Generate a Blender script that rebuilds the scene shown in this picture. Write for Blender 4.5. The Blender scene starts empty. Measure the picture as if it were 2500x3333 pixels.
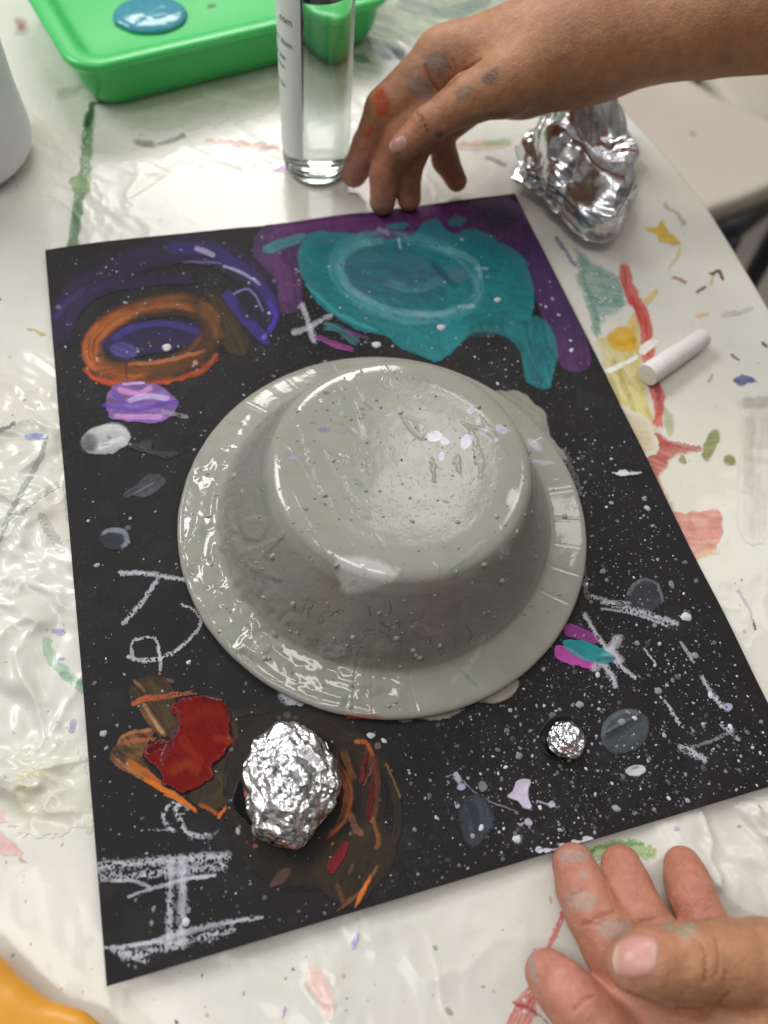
import bpy, math, random
import numpy as np
from mathutils import Vector, Matrix
from mathutils.bvhtree import BVHTree
random.seed(7); RNG = np.random.default_rng(7)
SC = bpy.context.scene; COL = SC.collection
# ---------------------------------------------------------------- camera model (metres, poster plane is about z = 0)
RC = np.array([[0.9633621, -0.2583261, 0.0721188], [-0.1921995, -0.8524802, -0.4861449], [0.1870638, 0.4544723, -0.8708973]])
CAM = np.array([-0.05229, -0.147198, 0.253968]); FPX = 1.03 * 952
def proj(P):
    q = (P - CAM) @ RC.T
    return q[..., 0] / q[..., 2] * FPX + 476, q[..., 1] / q[..., 2] * FPX + 634.5
def at(x, y, z=0.0):
    d = RC.T @ np.array([(x - 476) / FPX, (y - 634.5) / FPX, 1.0]); return CAM + d * ((z - CAM[2]) / d[2])
# ---------------------------------------------------------------- noise
def hsh(ix, iy, s):
    v = np.sin(ix * 127.1 + iy * 311.7 + s * 74.7) * 43758.5453
    return v - np.floor(v)
def vn(x, y, s=0):
    ix = np.floor(x); iy = np.floor(y); fx = x - ix; fy = y - iy
    fx = fx * fx * (3 - 2 * fx); fy = fy * fy * (3 - 2 * fy)
    a = hsh(ix, iy, s); b = hsh(ix + 1, iy, s); c = hsh(ix, iy + 1, s); d = hsh(ix + 1, iy + 1, s)
    return (a * (1 - fx) + b * fx) * (1 - fy) + (c * (1 - fx) + d * fx) * fy
def fbm(x, y, s=0, o=4):
    r = 0; a = .5
    for i in range(o):
        r = r + a * vn(x, y, s + i * 13.3); x = x * 2.03 + 5.1; y = y * 2.03 + 1.7; a *= .5
    return r / (1 - .5 ** o)
def sst(a, b, x):
    t = np.clip((x - a) / (b - a + 1e-12), 0, 1); return t * t * (3 - 2 * t)
def lin(c, k=1.0):
    c = np.array(c, float) / 255
    return np.where(c <= .04045, c / 12.92, ((c + .055) / 1.055) ** 2.4) * k
# ---------------------------------------------------------------- mesh and object helpers
def mesh_np(name, V, F, mat, col=None, smooth=True, wet=None):
    V = np.asarray(V, np.float32); F = np.asarray(F, np.int32)
    m = bpy.data.meshes.new(name); k = F.shape[1]
    m.vertices.add(len(V)); m.vertices.foreach_set('co', V.ravel())
    m.loops.add(F.size); m.loops.foreach_set('vertex_index', F.ravel())
    m.polygons.add(len(F)); m.polygons.foreach_set('loop_start', np.arange(0, F.size, k, dtype=np.int32))
    m.polygons.foreach_set('use_smooth', np.full(len(F), smooth))
    m.update(calc_edges=True)
    if col is not None:
        a = m.color_attributes.new('Col', 'FLOAT_COLOR', 'POINT'); a.data.foreach_set('color', np.asarray(col, np.float32).ravel())
    if wet is not None:
        a = m.attributes.new('wet', 'FLOAT', 'POINT'); a.data.foreach_set('value', np.asarray(wet, np.float32))
    if mat: m.materials.append(mat)
    return m
def obj(name, m, parent=None):
    o = bpy.data.objects.new(name, m); COL.objects.link(o)
    if parent: o.parent = parent
    return o
def tag(o, label=None, cat=None, group=None, kind=None):
    for k, v in (('label', label), ('category', cat), ('group', group), ('kind', kind)):
        if v: o[k] = v
    return o
def empty(name, loc=(0, 0, 0)):
    o = bpy.data.objects.new(name, None); COL.objects.link(o); o.location = loc; o.empty_display_size = .01; return o
def grid_faces(nx, ny, wrap=False):
    i = np.arange(nx * ny).reshape(ny, nx)
    a, b, c, d = i[:-1, :-1], i[:-1, 1:], i[1:, 1:], i[1:, :-1]
    F = np.stack([a, b, c, d], -1).reshape(-1, 4)
    if wrap:
        a, b, c, d = i[:-1, -1], i[:-1, 0], i[1:, 0], i[1:, -1]
        F = np.concatenate([F, np.stack([a, b, c, d], -1).reshape(-1, 4)])
    return F
def lathe(name, prof, mat, n=96, parent=None, loc=(0, 0, 0), smooth=True):
    prof = np.array(prof, float); th = np.linspace(0, 2 * np.pi, n, endpoint=False)
    V = np.stack([prof[:, None, 0] * np.cos(th), prof[:, None, 0] * np.sin(th), np.repeat(prof[:, 1:2], n, 1)], -1)
    o = obj(name, mesh_np(name, V.reshape(-1, 3), grid_faces(n, len(prof), True), mat, smooth=smooth), parent); o.location = loc; return o
def rprof(pts, r=.001, n=4):            # polyline with rounded corners
    pts = [np.array(p, float) for p in pts]; out = [pts[0]]
    for i in range(1, len(pts) - 1):
        p = pts[i]; a = pts[i - 1] - p; b = pts[i + 1] - p; la = np.linalg.norm(a); lb = np.linalg.norm(b); q = min(r, la * .45, lb * .45)
        A = p + a / la * q; B = p + b / lb * q
        for t in np.linspace(0, 1, n): out.append((1 - t) ** 2 * A + 2 * t * (1 - t) * p + t * t * B)
    out.append(pts[-1]); return np.array(out)
def tube(name, pts, r, mat, parent=None, n=14):
    pts = np.array(pts, float); V = []
    for i, p in enumerate(pts):
        t = pts[min(i + 1, len(pts) - 1)] - pts[max(i - 1, 0)]; t /= np.linalg.norm(t)
        u = np.cross(t, [0.13, .2, .97]); u /= np.linalg.norm(u); v = np.cross(t, u); th = np.linspace(0, 2 * np.pi, n, endpoint=False)
        V.append(p + r * (np.cos(th)[:, None] * u + np.sin(th)[:, None] * v))
    V = [np.repeat(pts[:1], n, 0)] + V + [np.repeat(pts[-1:], n, 0)]
    return obj(name, mesh_np(name, np.concatenate(V), grid_faces(n, len(V), True), mat), parent)
def smooth_line(pts, closed=False, sub=10):
    p = np.array(pts, float); n = len(p)
    if n < 3: return p
    out = []
    for i in range(n if closed else n - 1):
        g = (lambda k: p[k % n]) if closed else (lambda k: p[min(max(k, 0), n - 1)])
        a, b, c, d = g(i - 1), g(i), g(i + 1), g(i + 2)
        for t in np.linspace(0, 1, sub, endpoint=False):
            out.append(.5 * (2 * b + (c - a) * t + (2 * a - 5 * b + 4 * c - d) * t * t + (3 * b - a - 3 * c + d) * t ** 3))
    if not closed: out.append(p[-1])
    return np.array(out)
# ---------------------------------------------------------------- materials
def mat(name, **kw):
    m = bpy.data.materials.new(name); m.use_nodes = True; b = m.node_tree.nodes['Principled BSDF']
    for k, v in kw.items():
        b.inputs[k].default_value = v
    return m
class NT:
    def __init__(s, m): s.t = m.node_tree; s.N = s.t.nodes; s.b = s.N.get('Principled BSDF')
    def n(s, typ, **kw):
        o = s.N.new(typ)
        for k, v in kw.items():
            if hasattr(o, k): setattr(o, k, v)
            else: o.inputs[k].default_value = v
        return o
    def l(s, a, b): s.t.links.new(a, b)
    def noise(s, scale, detail=4, vec=None, rough=.5):
        o = s.n('ShaderNodeTexNoise'); o.inputs['Scale'].default_value = scale; o.inputs['Detail'].default_value = detail; o.inputs['Roughness'].default_value = rough
        s.l(vec or s.pos(), o.inputs['Vector']); return o.outputs['Fac']
    def pos(s):
        if not hasattr(s, '_p'): s._p = s.n('ShaderNodeNewGeometry').outputs['Position']
        return s._p
    def ramp(s, fac, stops):
        o = s.n('ShaderNodeValToRGB'); e = o.color_ramp.elements
        while len(e) < len(stops): e.new(.5)
        for i, (p, c) in enumerate(stops): e[i].position = p; e[i].color = (*c, 1) if len(c) == 3 else c
        s.l(fac, o.inputs[0]); return o.outputs[0]
    def mix(s, fac, a, b, mode='MIX'):
        o = s.n('ShaderNodeMix', data_type='RGBA', blend_type=mode)
        for inp, v in ((o.inputs[0], fac), (o.inputs[6], a), (o.inputs[7], b)):
            if isinstance(v, (int, float)): inp.default_value = v
            elif isinstance(v, (tuple, list, np.ndarray)): inp.default_value = (*v, 1)
            else: s.l(v, inp)
        return o.outputs[2]
    def math(s, op, a, b=None):
        o = s.n('ShaderNodeMath', operation=op)
        for i, v in enumerate((a, b)):
            if v is None: continue
            if isinstance(v, (int, float)): o.inputs[i].default_value = v
            else: s.l(v, o.inputs[i])
        return o.outputs[0]
    def attr(s, name):
        return s.n('ShaderNodeAttribute', attribute_name=name)
    def bump(s, h, dist, strength=1.0):
        o = s.n('ShaderNodeBump'); o.inputs['Distance'].default_value = dist; o.inputs['Strength'].default_value = strength
        s.l(h, o.inputs['Height']); s.l(o.outputs[0], s.b.inputs['Normal']); return o
def painted(name, base_lo, base_hi, nscale, rough, spec, bump_s, bump_d, wet_rough=.12, speck=None, tint=None, coat=0, crough=.05):
    m = mat(name, Roughness=rough); t = NT(m); t.b.inputs['Specular IOR Level'].default_value = spec
    base = t.ramp(t.noise(nscale, 6), [(.3, base_lo), (.7, base_hi)])
    if tint is not None: base = t.mix(t.math('MULTIPLY', t.ramp(t.noise(11, 5), [(.5, (0, 0, 0)), (.68, (1, 1, 1))]), .55), base, tint)
    if speck:
        f = t.ramp(t.noise(speck[0], 2), [(speck[1], (0, 0, 0)), (speck[1] + .05, (1, 1, 1))])
        base = t.mix(t.math('MULTIPLY', f, speck[3]), base, speck[2])
    a = t.attr('Col'); c = t.mix(a.outputs['Alpha'], base, a.outputs['Color']); t.l(c, t.b.inputs['Base Color'])
    w = t.attr('wet').outputs['Fac']; r = t.math('MULTIPLY_ADD', w, wet_rough - rough); r.node.inputs[2].default_value = rough
    t.l(r, t.b.inputs['Roughness'])
    t.bump(t.noise(bump_s, 5), bump_d)
    if coat: t.b.inputs['Coat Weight'].default_value = coat; t.b.inputs['Coat Roughness'].default_value = crough
    return m
M = {}
M['poster'] = painted('black_card', lin((23, 21, 22)), lin((28, 25, 26)), 60, .62, .24, 2500, .00004)
M['cover'] = painted('table_cover', lin((212, 210, 200)), lin((226, 224, 215)), 22, .3, .4, 300, .00008, speck=(420, .72, lin((150, 140, 120)), .55), tint=lin((214, 208, 186)), coat=.22, crough=.08)
M['bowl'] = painted('grey_paint', lin((150, 149, 138)), lin((158, 157, 146)), 80, .32, .5, 300, .000008, wet_rough=.1)
def simple(name, c, rough=.5, spec=.5, nscale=None, amt=.12, bump=None, **kw):
    m = mat(name, Roughness=rough, **kw); t = NT(m); t.b.inputs['Specular IOR Level'].default_value = spec; c = np.array(c)
    f = t.noise(nscale or 60, 5); t.l(t.ramp(f, [(.3, c * (1 - amt)), (.7, np.minimum(c * (1 + amt), 1))]), t.b.inputs['Base Color'])
    if bump: t.bump(t.noise(bump[0], 4), bump[1])
    return m
def foil_mat(name, c, rough, bs, bd):
    m = mat(name, Metallic=1.0, Roughness=rough); t = NT(m)
    a = t.attr('Col'); t.l(t.mix(a.outputs['Alpha'], c, a.outputs['Color']), t.b.inputs['Base Color'])
    mm = t.math('SUBTRACT', 1.0, a.outputs['Alpha']); t.l(mm, t.b.inputs['Metallic'])
    t.bump(t.noise(bs, 3), bd); return m
M['foil'] = foil_mat('foil', (.78, .78, .80), .25, 500, .0002)
M['green'] = simple('green_plastic', lin((74, 200, 108)), .28, .5, 40, .05, **{'Subsurface Weight': .15, 'Subsurface Radius': (.004, .008, .004), 'Subsurface Scale': 1.0})
M['puddle'] = simple('blue_paint', lin((72, 150, 168)), .13, .35, 300, .12)
M['white_plastic'] = simple('white_plastic', lin((232, 232, 238)), .4, .5, 60, .04, (200, .0002), **{'Subsurface Weight': .2, 'Subsurface Radius': (.01, .01, .012), 'Subsurface Scale': 1.0})
M['yellow'] = simple('yellow_plastic', lin((226, 158, 52)), .35, .5, 30, .05)
M['chalk'] = simple('chalk', lin((232, 228, 224)), .9, .1, 400, .05, (1500, .0001))
M['floor'] = simple('floor_tile', lin((158, 150, 140)), .5, .4, 4, .08)
M['seat'] = simple('seat_plastic', lin((196, 186, 172)), .45, .4, 5, .05)
M['dark'] = simple('dark_metal', lin((48, 48, 54)), .4, .5, 30, .1)
M['wood'] = simple('table_edge', lin((170, 165, 152)), .5, .4, 30, .06)
M['label'] = simple('paper_label', lin((236, 240, 236)), .5, .4, 80, .03)
M['ink'] = simple('print_ink', lin((70, 78, 76)), .6, .3)
mg = mat('clear_plastic', **{'Transmission Weight': 1.0, 'Roughness': .03, 'IOR': 1.46}); NT(mg).b.inputs['Base Color'].default_value = (.97, .985, .98, 1); M['clear'] = mg
t = NT(mg); t.bump(t.noise(60, 2), .0002)
mw = mat('clear_liquid', **{'Transmission Weight': 1.0, 'Roughness': .01, 'IOR': 1.34}); NT(mw).b.inputs['Base Color'].default_value = (.95, .97, .96, 1); M['liquid'] = mw
def skin_mat():
    m = mat('skin', Roughness=.5, **{'Subsurface Weight': .12, 'Subsurface Radius': (.006, .0022, .0012), 'Subsurface Scale': .5}); t = NT(m)
    a = t.attr('Col'); n = t.ramp(t.noise(260, 6, rough=.65), [(.28, (.80, .76, .74)), (.72, (1.14, 1.12, 1.12))])
    t.l(t.mix(1.0, a.outputs['Color'], n, 'MULTIPLY'), t.b.inputs['Base Color']); t.b.inputs['Specular IOR Level'].default_value = .4
    v = t.n('ShaderNodeTexVoronoi', Scale=1100.0); t.l(t.pos(), v.inputs['Vector'])
    h = t.math('ADD', t.math('MULTIPLY', v.outputs['Distance'], .5), t.math('MULTIPLY', t.noise(240, 5), 1.6)); t.bump(h, .00026); return m
M['skin'] = skin_mat()
M['nail'] = mat('fingernail', Roughness=.33); _t = NT(M['nail']); _t.l(_t.attr('Col').outputs['Color'], _t.b.inputs['Base Color'])
# ---------------------------------------------------------------- paint layers, evaluated per vertex
def seg_dist(px, py, L, closed=False):
    P = L if not closed else np.vstack([L, L[:1]])
    best = np.full(px.shape, 1e9); s = np.zeros(px.shape); sd = np.zeros(px.shape); acc = 0.0
    tot = np.sum(np.linalg.norm(np.diff(P, axis=0), axis=1)) + 1e-9
    for a, b in zip(P[:-1], P[1:]):
        ab = b - a; l2 = ab @ ab
        if l2 < 1e-12: continue
        t = np.clip(((px - a[0]) * ab[0] + (py - a[1]) * ab[1]) / l2, 0, 1)
        dx = px - a[0] - t * ab[0]; dy = py - a[1] - t * ab[1]; d = np.hypot(dx, dy); k = d < best
        best = np.where(k, d, best); ln = math.sqrt(l2); s = np.where(k, acc + t * ln, s)
        sd = np.where(k, np.sign(ab[0] * dy - ab[1] * dx) * d, sd); acc += ln
    return best, s, sd, tot
def inside(px, py, P):
    r = np.zeros(px.shape, bool); n = len(P)
    for i in range(n):
        a = P[i]; b = P[(i + 1) % n]
        if a[1] == b[1]: continue
        k = ((a[1] > py) != (b[1] > py)) & (px < (b[0] - a[0]) * (py - a[1]) / (b[1] - a[1]) + a[0]); r ^= k
    return r
SEED = [0]
def S(pts, w, col, a=1.0, soft=.35, streak=.45, grain=0.0, taper=0.0, thick=.1, wet=0, closed=False, wob=1.5):
    SEED[0] += 1; return dict(k='S', p=pts, w=w, c=col, a=a, soft=soft, streak=streak, grain=grain, taper=taper, thick=thick, wet=wet, closed=closed, wob=wob, seed=SEED[0])
def B(pts, col, a=1.0, soft=2.0, streak=.3, ang=0.0, grain=0.0, thick=.1, wet=0, wob=2.0, raw=False):
    SEED[0] += 1; return dict(k='B', p=pts, c=col, a=a, soft=soft, streak=streak, ang=ang, grain=grain, thick=thick, wet=wet, wob=wob, raw=raw, seed=SEED[0])
def ell(cx, cy, rx, ry, deg=0, n=22):
    th = np.linspace(0, 2 * np.pi, n, endpoint=False); c, s = math.cos(math.radians(deg)), math.sin(math.radians(deg))
    return [(cx + rx * math.cos(t) * c - ry * math.sin(t) * s, cy + rx * math.cos(t) * s + ry * math.sin(t) * c) for t in th]
def X(cr, layers):                         # crop coordinates of a study view -> photo units
    ox, sc, oy = cr
    for l in layers:
        l['p'] = [(ox + sc * x, oy + sc * y) for x, y in l['p']]
        if l['k'] == 'S': l['w'] *= sc
        else: l['soft'] *= sc
    return layers
def paint(px, py, layers, C=None, A=None):
    n = px.shape
    C = np.zeros(n + (3,)) if C is None else C; A = np.zeros(n) if A is None else A
    H = np.zeros(n); W = np.zeros(n)
    for l in layers:
        pts = np.array(l['p']); mg = (l['w'] if l['k'] == 'S' else l['soft']) + 8
        k = (px > pts[:, 0].min() - mg) & (px < pts[:, 0].max() + mg) & (py > pts[:, 1].min() - mg) & (py < pts[:, 1].max() + mg)
        if not k.any(): continue
        x = px[k]; y = py[k]; sd = l['seed'] * 3.7; wb = l['wob']
        x2 = x + wb * 2 * (fbm(x * .12, y * .12, sd, 3) - .5); y2 = y + wb * 2 * (fbm(x * .12, y * .12, sd + 50, 3) - .5)
        if l['k'] == 'S':
            L = smooth_line(pts, l['closed']); d, s, sg, tot = seg_dist(x2, y2, L, l['closed']); hw = l['w'] / 2
            if l['taper']: hw = hw * (1 - l['taper'] * np.abs(2 * s / tot - 1) ** 2)
            sgw = sg + 5 * (fbm(x * .035, y * .035, sd + 61, 2) - .5); st = .7 * fbm(s * .02, sgw * .5, sd, 3) + .3 * fbm(x * .11, y * .11, sd + 63, 3); br = vn(sg * .8 + 40, s * .01, sd + 2)
            if l['wet'] < .5: hw = hw * (1 - .38 * l['streak'] * vn(s * .05, np.sign(sg) * 3.0, sd + 7))
            cov = 1 - sst(hw * (1 - l['soft']), hw * (1 + l['soft'] * .3) + .3, d)
            if not l['closed'] and l['wet'] < .5 and not l['grain'] and l['w'] > 7:
                fl_ = np.minimum(.3 * tot, 2.2 * l['w']) * l['streak'] * (.15 + br); cov = cov * sst(-1, fl_, s) * sst(-1, fl_, tot - s)
            edge = sst(.45, .9, d / np.maximum(hw, .1))
        else:
            L = pts if l['raw'] else smooth_line(pts, True, 6); d, s, sg, tot = seg_dist(x2, y2, L, True); ins = inside(x2, y2, L)
            q = np.where(ins, d, -d); cov = sst(-l['soft'] * .5, l['soft'] * .8, q)
            an = math.radians(l['ang']); u = x * math.cos(an) + y * math.sin(an); v = -x * math.sin(an) + y * math.cos(an)
            v = v + 9 * (fbm(x * .03, y * .03, sd + 61, 2) - .5); st = .65 * fbm(u * .035, v * .35, sd, 3) + .35 * fbm(x * .1, y * .1, sd + 63, 3); edge = 1 - sst(0, 6, np.maximum(q, 0))
        a = l['a'] * cov * (1 - l['streak'] * sst(.32, .70, st)) * (1 - .35 * l['streak'] * sst(.45, .75, fbm(x * .06, y * .06, sd + 31, 3)))
        if l['grain']:
            g = fbm(x * .75, y * .75, sd + 9, 2) * .6 + .4 * st; th = .30 + .32 * l['grain'] - .15 * cov
            a = a * sst(th, th + .16, g)
        cc = lin(l['c']) * (1 + .5 * (st[:, None] - .5)) * (1 + .25 * (fbm(x * .2, y * .2, sd + 4, 3)[:, None] - .5))
        a3 = a[:, None]; A0 = A[k]
        C[k] = (C[k] * (A0[:, None] * (1 - a3)) + cc * a3) / np.maximum(A0[:, None] * (1 - a3) + a3, 1e-6)
        A[k] = A0 * (1 - a) + a; H[k] = np.maximum(H[k], 0) * (1 - a) + a * l['thick'] * (.55 + .6 * edge * (1 - .6 * l['wet']) + .5 * (st - .5) * (1 - .85 * l['wet'])); W[k] = W[k] * (1 - a) + a * l['wet']
    return C, A, H, W
def patch(name, layers, surf, parent, matl, step=.0003, idx=0, label=None, clip=None):
    pts = np.concatenate([np.array(l['p']) + s * (l.get('w', 4) / 2 + 4) for l in layers for s in (-1, 1)])
    x0, y0 = pts.min(0); x1, y1 = pts.max(0)
    Q = np.array([at(a, b, .0016) for a in (x0, x1, (x0 + x1) / 2) for b in (y0, y1, (y0 + y1) / 2)])
    gx = np.arange(Q[:, 0].min(), Q[:, 0].max(), step); gy = np.arange(Q[:, 1].min(), Q[:, 1].max(), step)
    xx, yy = [g.ravel() for g in np.meshgrid(gx, gy)]; zz = surf(xx, yy)
    px, py = proj(np.stack([xx, yy, zz], -1)); C, A, H, W = paint(px, py, layers)
    keep = A > .05
    if clip is not None: keep &= clip(xx, yy)
    F = grid_faces(len(gx), len(gy)); F = F[keep[F].all(1)]
    if not len(F): return None
    comps = [F]
    if name in SPLIT:
        # countable pieces become parts of their own
        nx, ny = len(gx), len(gy); q = 4; cn = ((F[:, 0] % nx) // q, (F[:, 0] // nx) // q); occ = set(zip(cn[0].tolist(), cn[1].tolist())); lab = {}; k = 0
        for c0 in occ:
            if c0 in lab: continue
            st = [c0]; lab[c0] = k
            while st:
                a, b = st.pop()
                for da in (-1, 0, 1):
                    for db in (-1, 0, 1):
                        c1 = (a + da, b + db)
                        if c1 in occ and c1 not in lab: lab[c1] = k; st.append(c1)
            k += 1
        fl = np.array([lab[c] for c in zip(cn[0].tolist(), cn[1].tolist())]); n_ = np.bincount(fl, minlength=k); big = [i for i in range(k) if n_[i] > 25]
        comps = [F[fl == i] for i in big] or [F]
    o = None
    for F in comps:
        used = np.unique(F); rm = np.full(len(xx), -1); rm[used] = np.arange(len(used))
        V = np.stack([xx, yy, zz + .00008 + .00003 * idx + H * .001], -1)[used]
        o = obj(name, mesh_np(name, V, rm[F], matl, np.column_stack([C, A])[used], wet=W[used]), parent)
        if label and len(comps) == 1: o['label'] = label
    return o
SPLIT = ('paint_stain_or_light', 'chalk_mark', 'paint_blob', 'grey_paint_smear', 'red_paint_ridge')
# crops used while measuring: (x offset, scale, y offset)
CA = (38.1, .5, 247.5); CB = (304.6, .44, 247.5); CD = (95.2, .45, 666.4); CE = (76.2, .27, 495); CF = (281.8, .24, 868.2)
CG = (514.1, .46, 685.5); CH = (628.3, .4204, 228.5); CI = (609.3, .435, 171.4); CS = (114.2, .224, 818.7); CK = (571, .4, 990); CL = (0, .5506, 571.2)
# ---------------------------------------------------------------- table
_e = np.array([at(990, 470), at(952, 385), at(912, 318), at(870, 250), at(812, 180), at(755, 120), at(700, 60), at(650, 0)])[:, :2]
_e = np.vstack([_e[0] + (_e[0] - _e[1]) / np.linalg.norm(_e[0] - _e[1]) * .6, _e, _e[-1] + (_e[-1] - _e[-2]) / np.linalg.norm(_e[-1] - _e[-2]) * .25])
TX0, TY0, TY1 = -.5, -.42, .75
def edge_x(y):
    o = np.argsort(_e[:, 1]); return np.minimum(np.interp(y, _e[o, 1], _e[o, 0]), .32 - 0 * y)
_fold = [(RNG.normal(size=2), RNG.uniform(-1, 1)) for _ in range(26)]
def table_h(x, y):
    px, py = proj(np.stack([x, y, 0 * x], -1))
    m = sst(150, 40, px) * sst(400, 560, py) * sst(1060, 960, py)
    m = np.maximum(m, sst(790, 850, px) * sst(985, 1010, py) * sst(1180, 1080, py) * 1.0)
    m = np.maximum(m, .22 * sst(330, 420, px) * sst(700, 600, px) * sst(1080, 1150, py))
    m = np.maximum(m, .06)
    u = x * 60 + 1.2 * fbm(x * 30, y * 30, 3, 2); v = y * 60 + 1.2 * fbm(x * 30, y * 30, 8, 2)
    r = 1 - np.abs(2 * fbm(u * .55 + .35 * v, v * .38, 21, 4) - 1); r2 = 1 - np.abs(2 * fbm(u * 1.3, v * .9, 33, 3) - 1)
    return m * (.0042 * (r ** 3 - .4) + .0020 * (r2 ** 3 - .3)) + .0003 * (fbm(x * 25, y * 25, 5, 2) - .5) * (m > 0)
def build_table():
    root = empty('table', (.0, .1, -.72)); tag(root, 'craft table under a paint-stained white plastic cover with creased film', 'table')
    def sub(o): o.matrix_parent_inverse = Matrix.Translation((0, -.1, .72)); return o
    ny = 1100; y = np.concatenate([np.linspace(TY0, -.21, 60, endpoint=False), np.linspace(-.21, .36, 840, endpoint=False), np.linspace(.36, TY1, 200)])
    u = np.concatenate([np.linspace(0, .38, 80, endpoint=False), np.linspace(.38, 1, 720)]); nx = len(u)
    xx = TX0 + (edge_x(y)[:, None] - TX0) * u[None]; yy = np.repeat(y[:, None], nx, 1); zz = table_h(xx.ravel(), yy.ravel()).reshape(xx.shape) - .0004
    zz *= sst(1.0, .985, u)[None]
    # rolled border then a short skirt
    cols = [(0.0012, -.0006), (.002, -.002), (.0022, -.004), (.0022, -.03)]
    xx = np.concatenate([xx] + [xx[:, nx - 1:nx] + c[0] for c in cols], 1); zz = np.concatenate([zz] + [np.full((len(y), 1), c[1]) for c in cols], 1); yy = np.repeat(y[:, None], nx + len(cols), 1)
    V = np.stack([xx, yy, zz], -1).reshape(-1, 3)
    cov = sub(obj('table_cover', mesh_np('table_cover', V, grid_faces(nx + len(cols), len(y)), M['cover'], np.zeros((len(V), 4)), wet=np.zeros(len(V))), root))
    # board under the cover
    yb = np.linspace(TY0, TY1, 60); top = [(edge_x(yb[i:i + 1])[0] - .002, yb[i]) for i in range(60)]
    ring = top + [(TX0, TY1), (TX0, TY0)]; n = len(ring)
    V = [(a, b, -.0045) for a, b in ring] + [(a, b, -.026) for a, b in ring]
    m = bpy.data.meshes.new('board'); m.from_pydata(V, [], [list(range(n)), list(range(2 * n - 1, n - 1, -1))] + [[i, i + n, (i + 1) % n + n, (i + 1) % n] for i in range(n)]); m.materials.append(M['wood']); sub(obj('board', m, root))
    for lx, ly in ((-.4, -.34), (.12, -.34), (-.4, .66), (-.1, .66)):
        sub(tube('leg', [(lx, ly, -.027), (lx, ly, -.72)], .016, M['dark'], root))
    return root, cov
table, cover = build_table()
floor = obj('floor', mesh_np('floor', [(-3, -3, -.72), (3, -3, -.72), (3, 3, -.72), (-3, 3, -.72)], [(0, 1, 2, 3)], M['floor'])); tag(floor, kind='structure')
G = lambda pts, s=.24: [(x * s, y * s) for x, y in pts]
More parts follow.
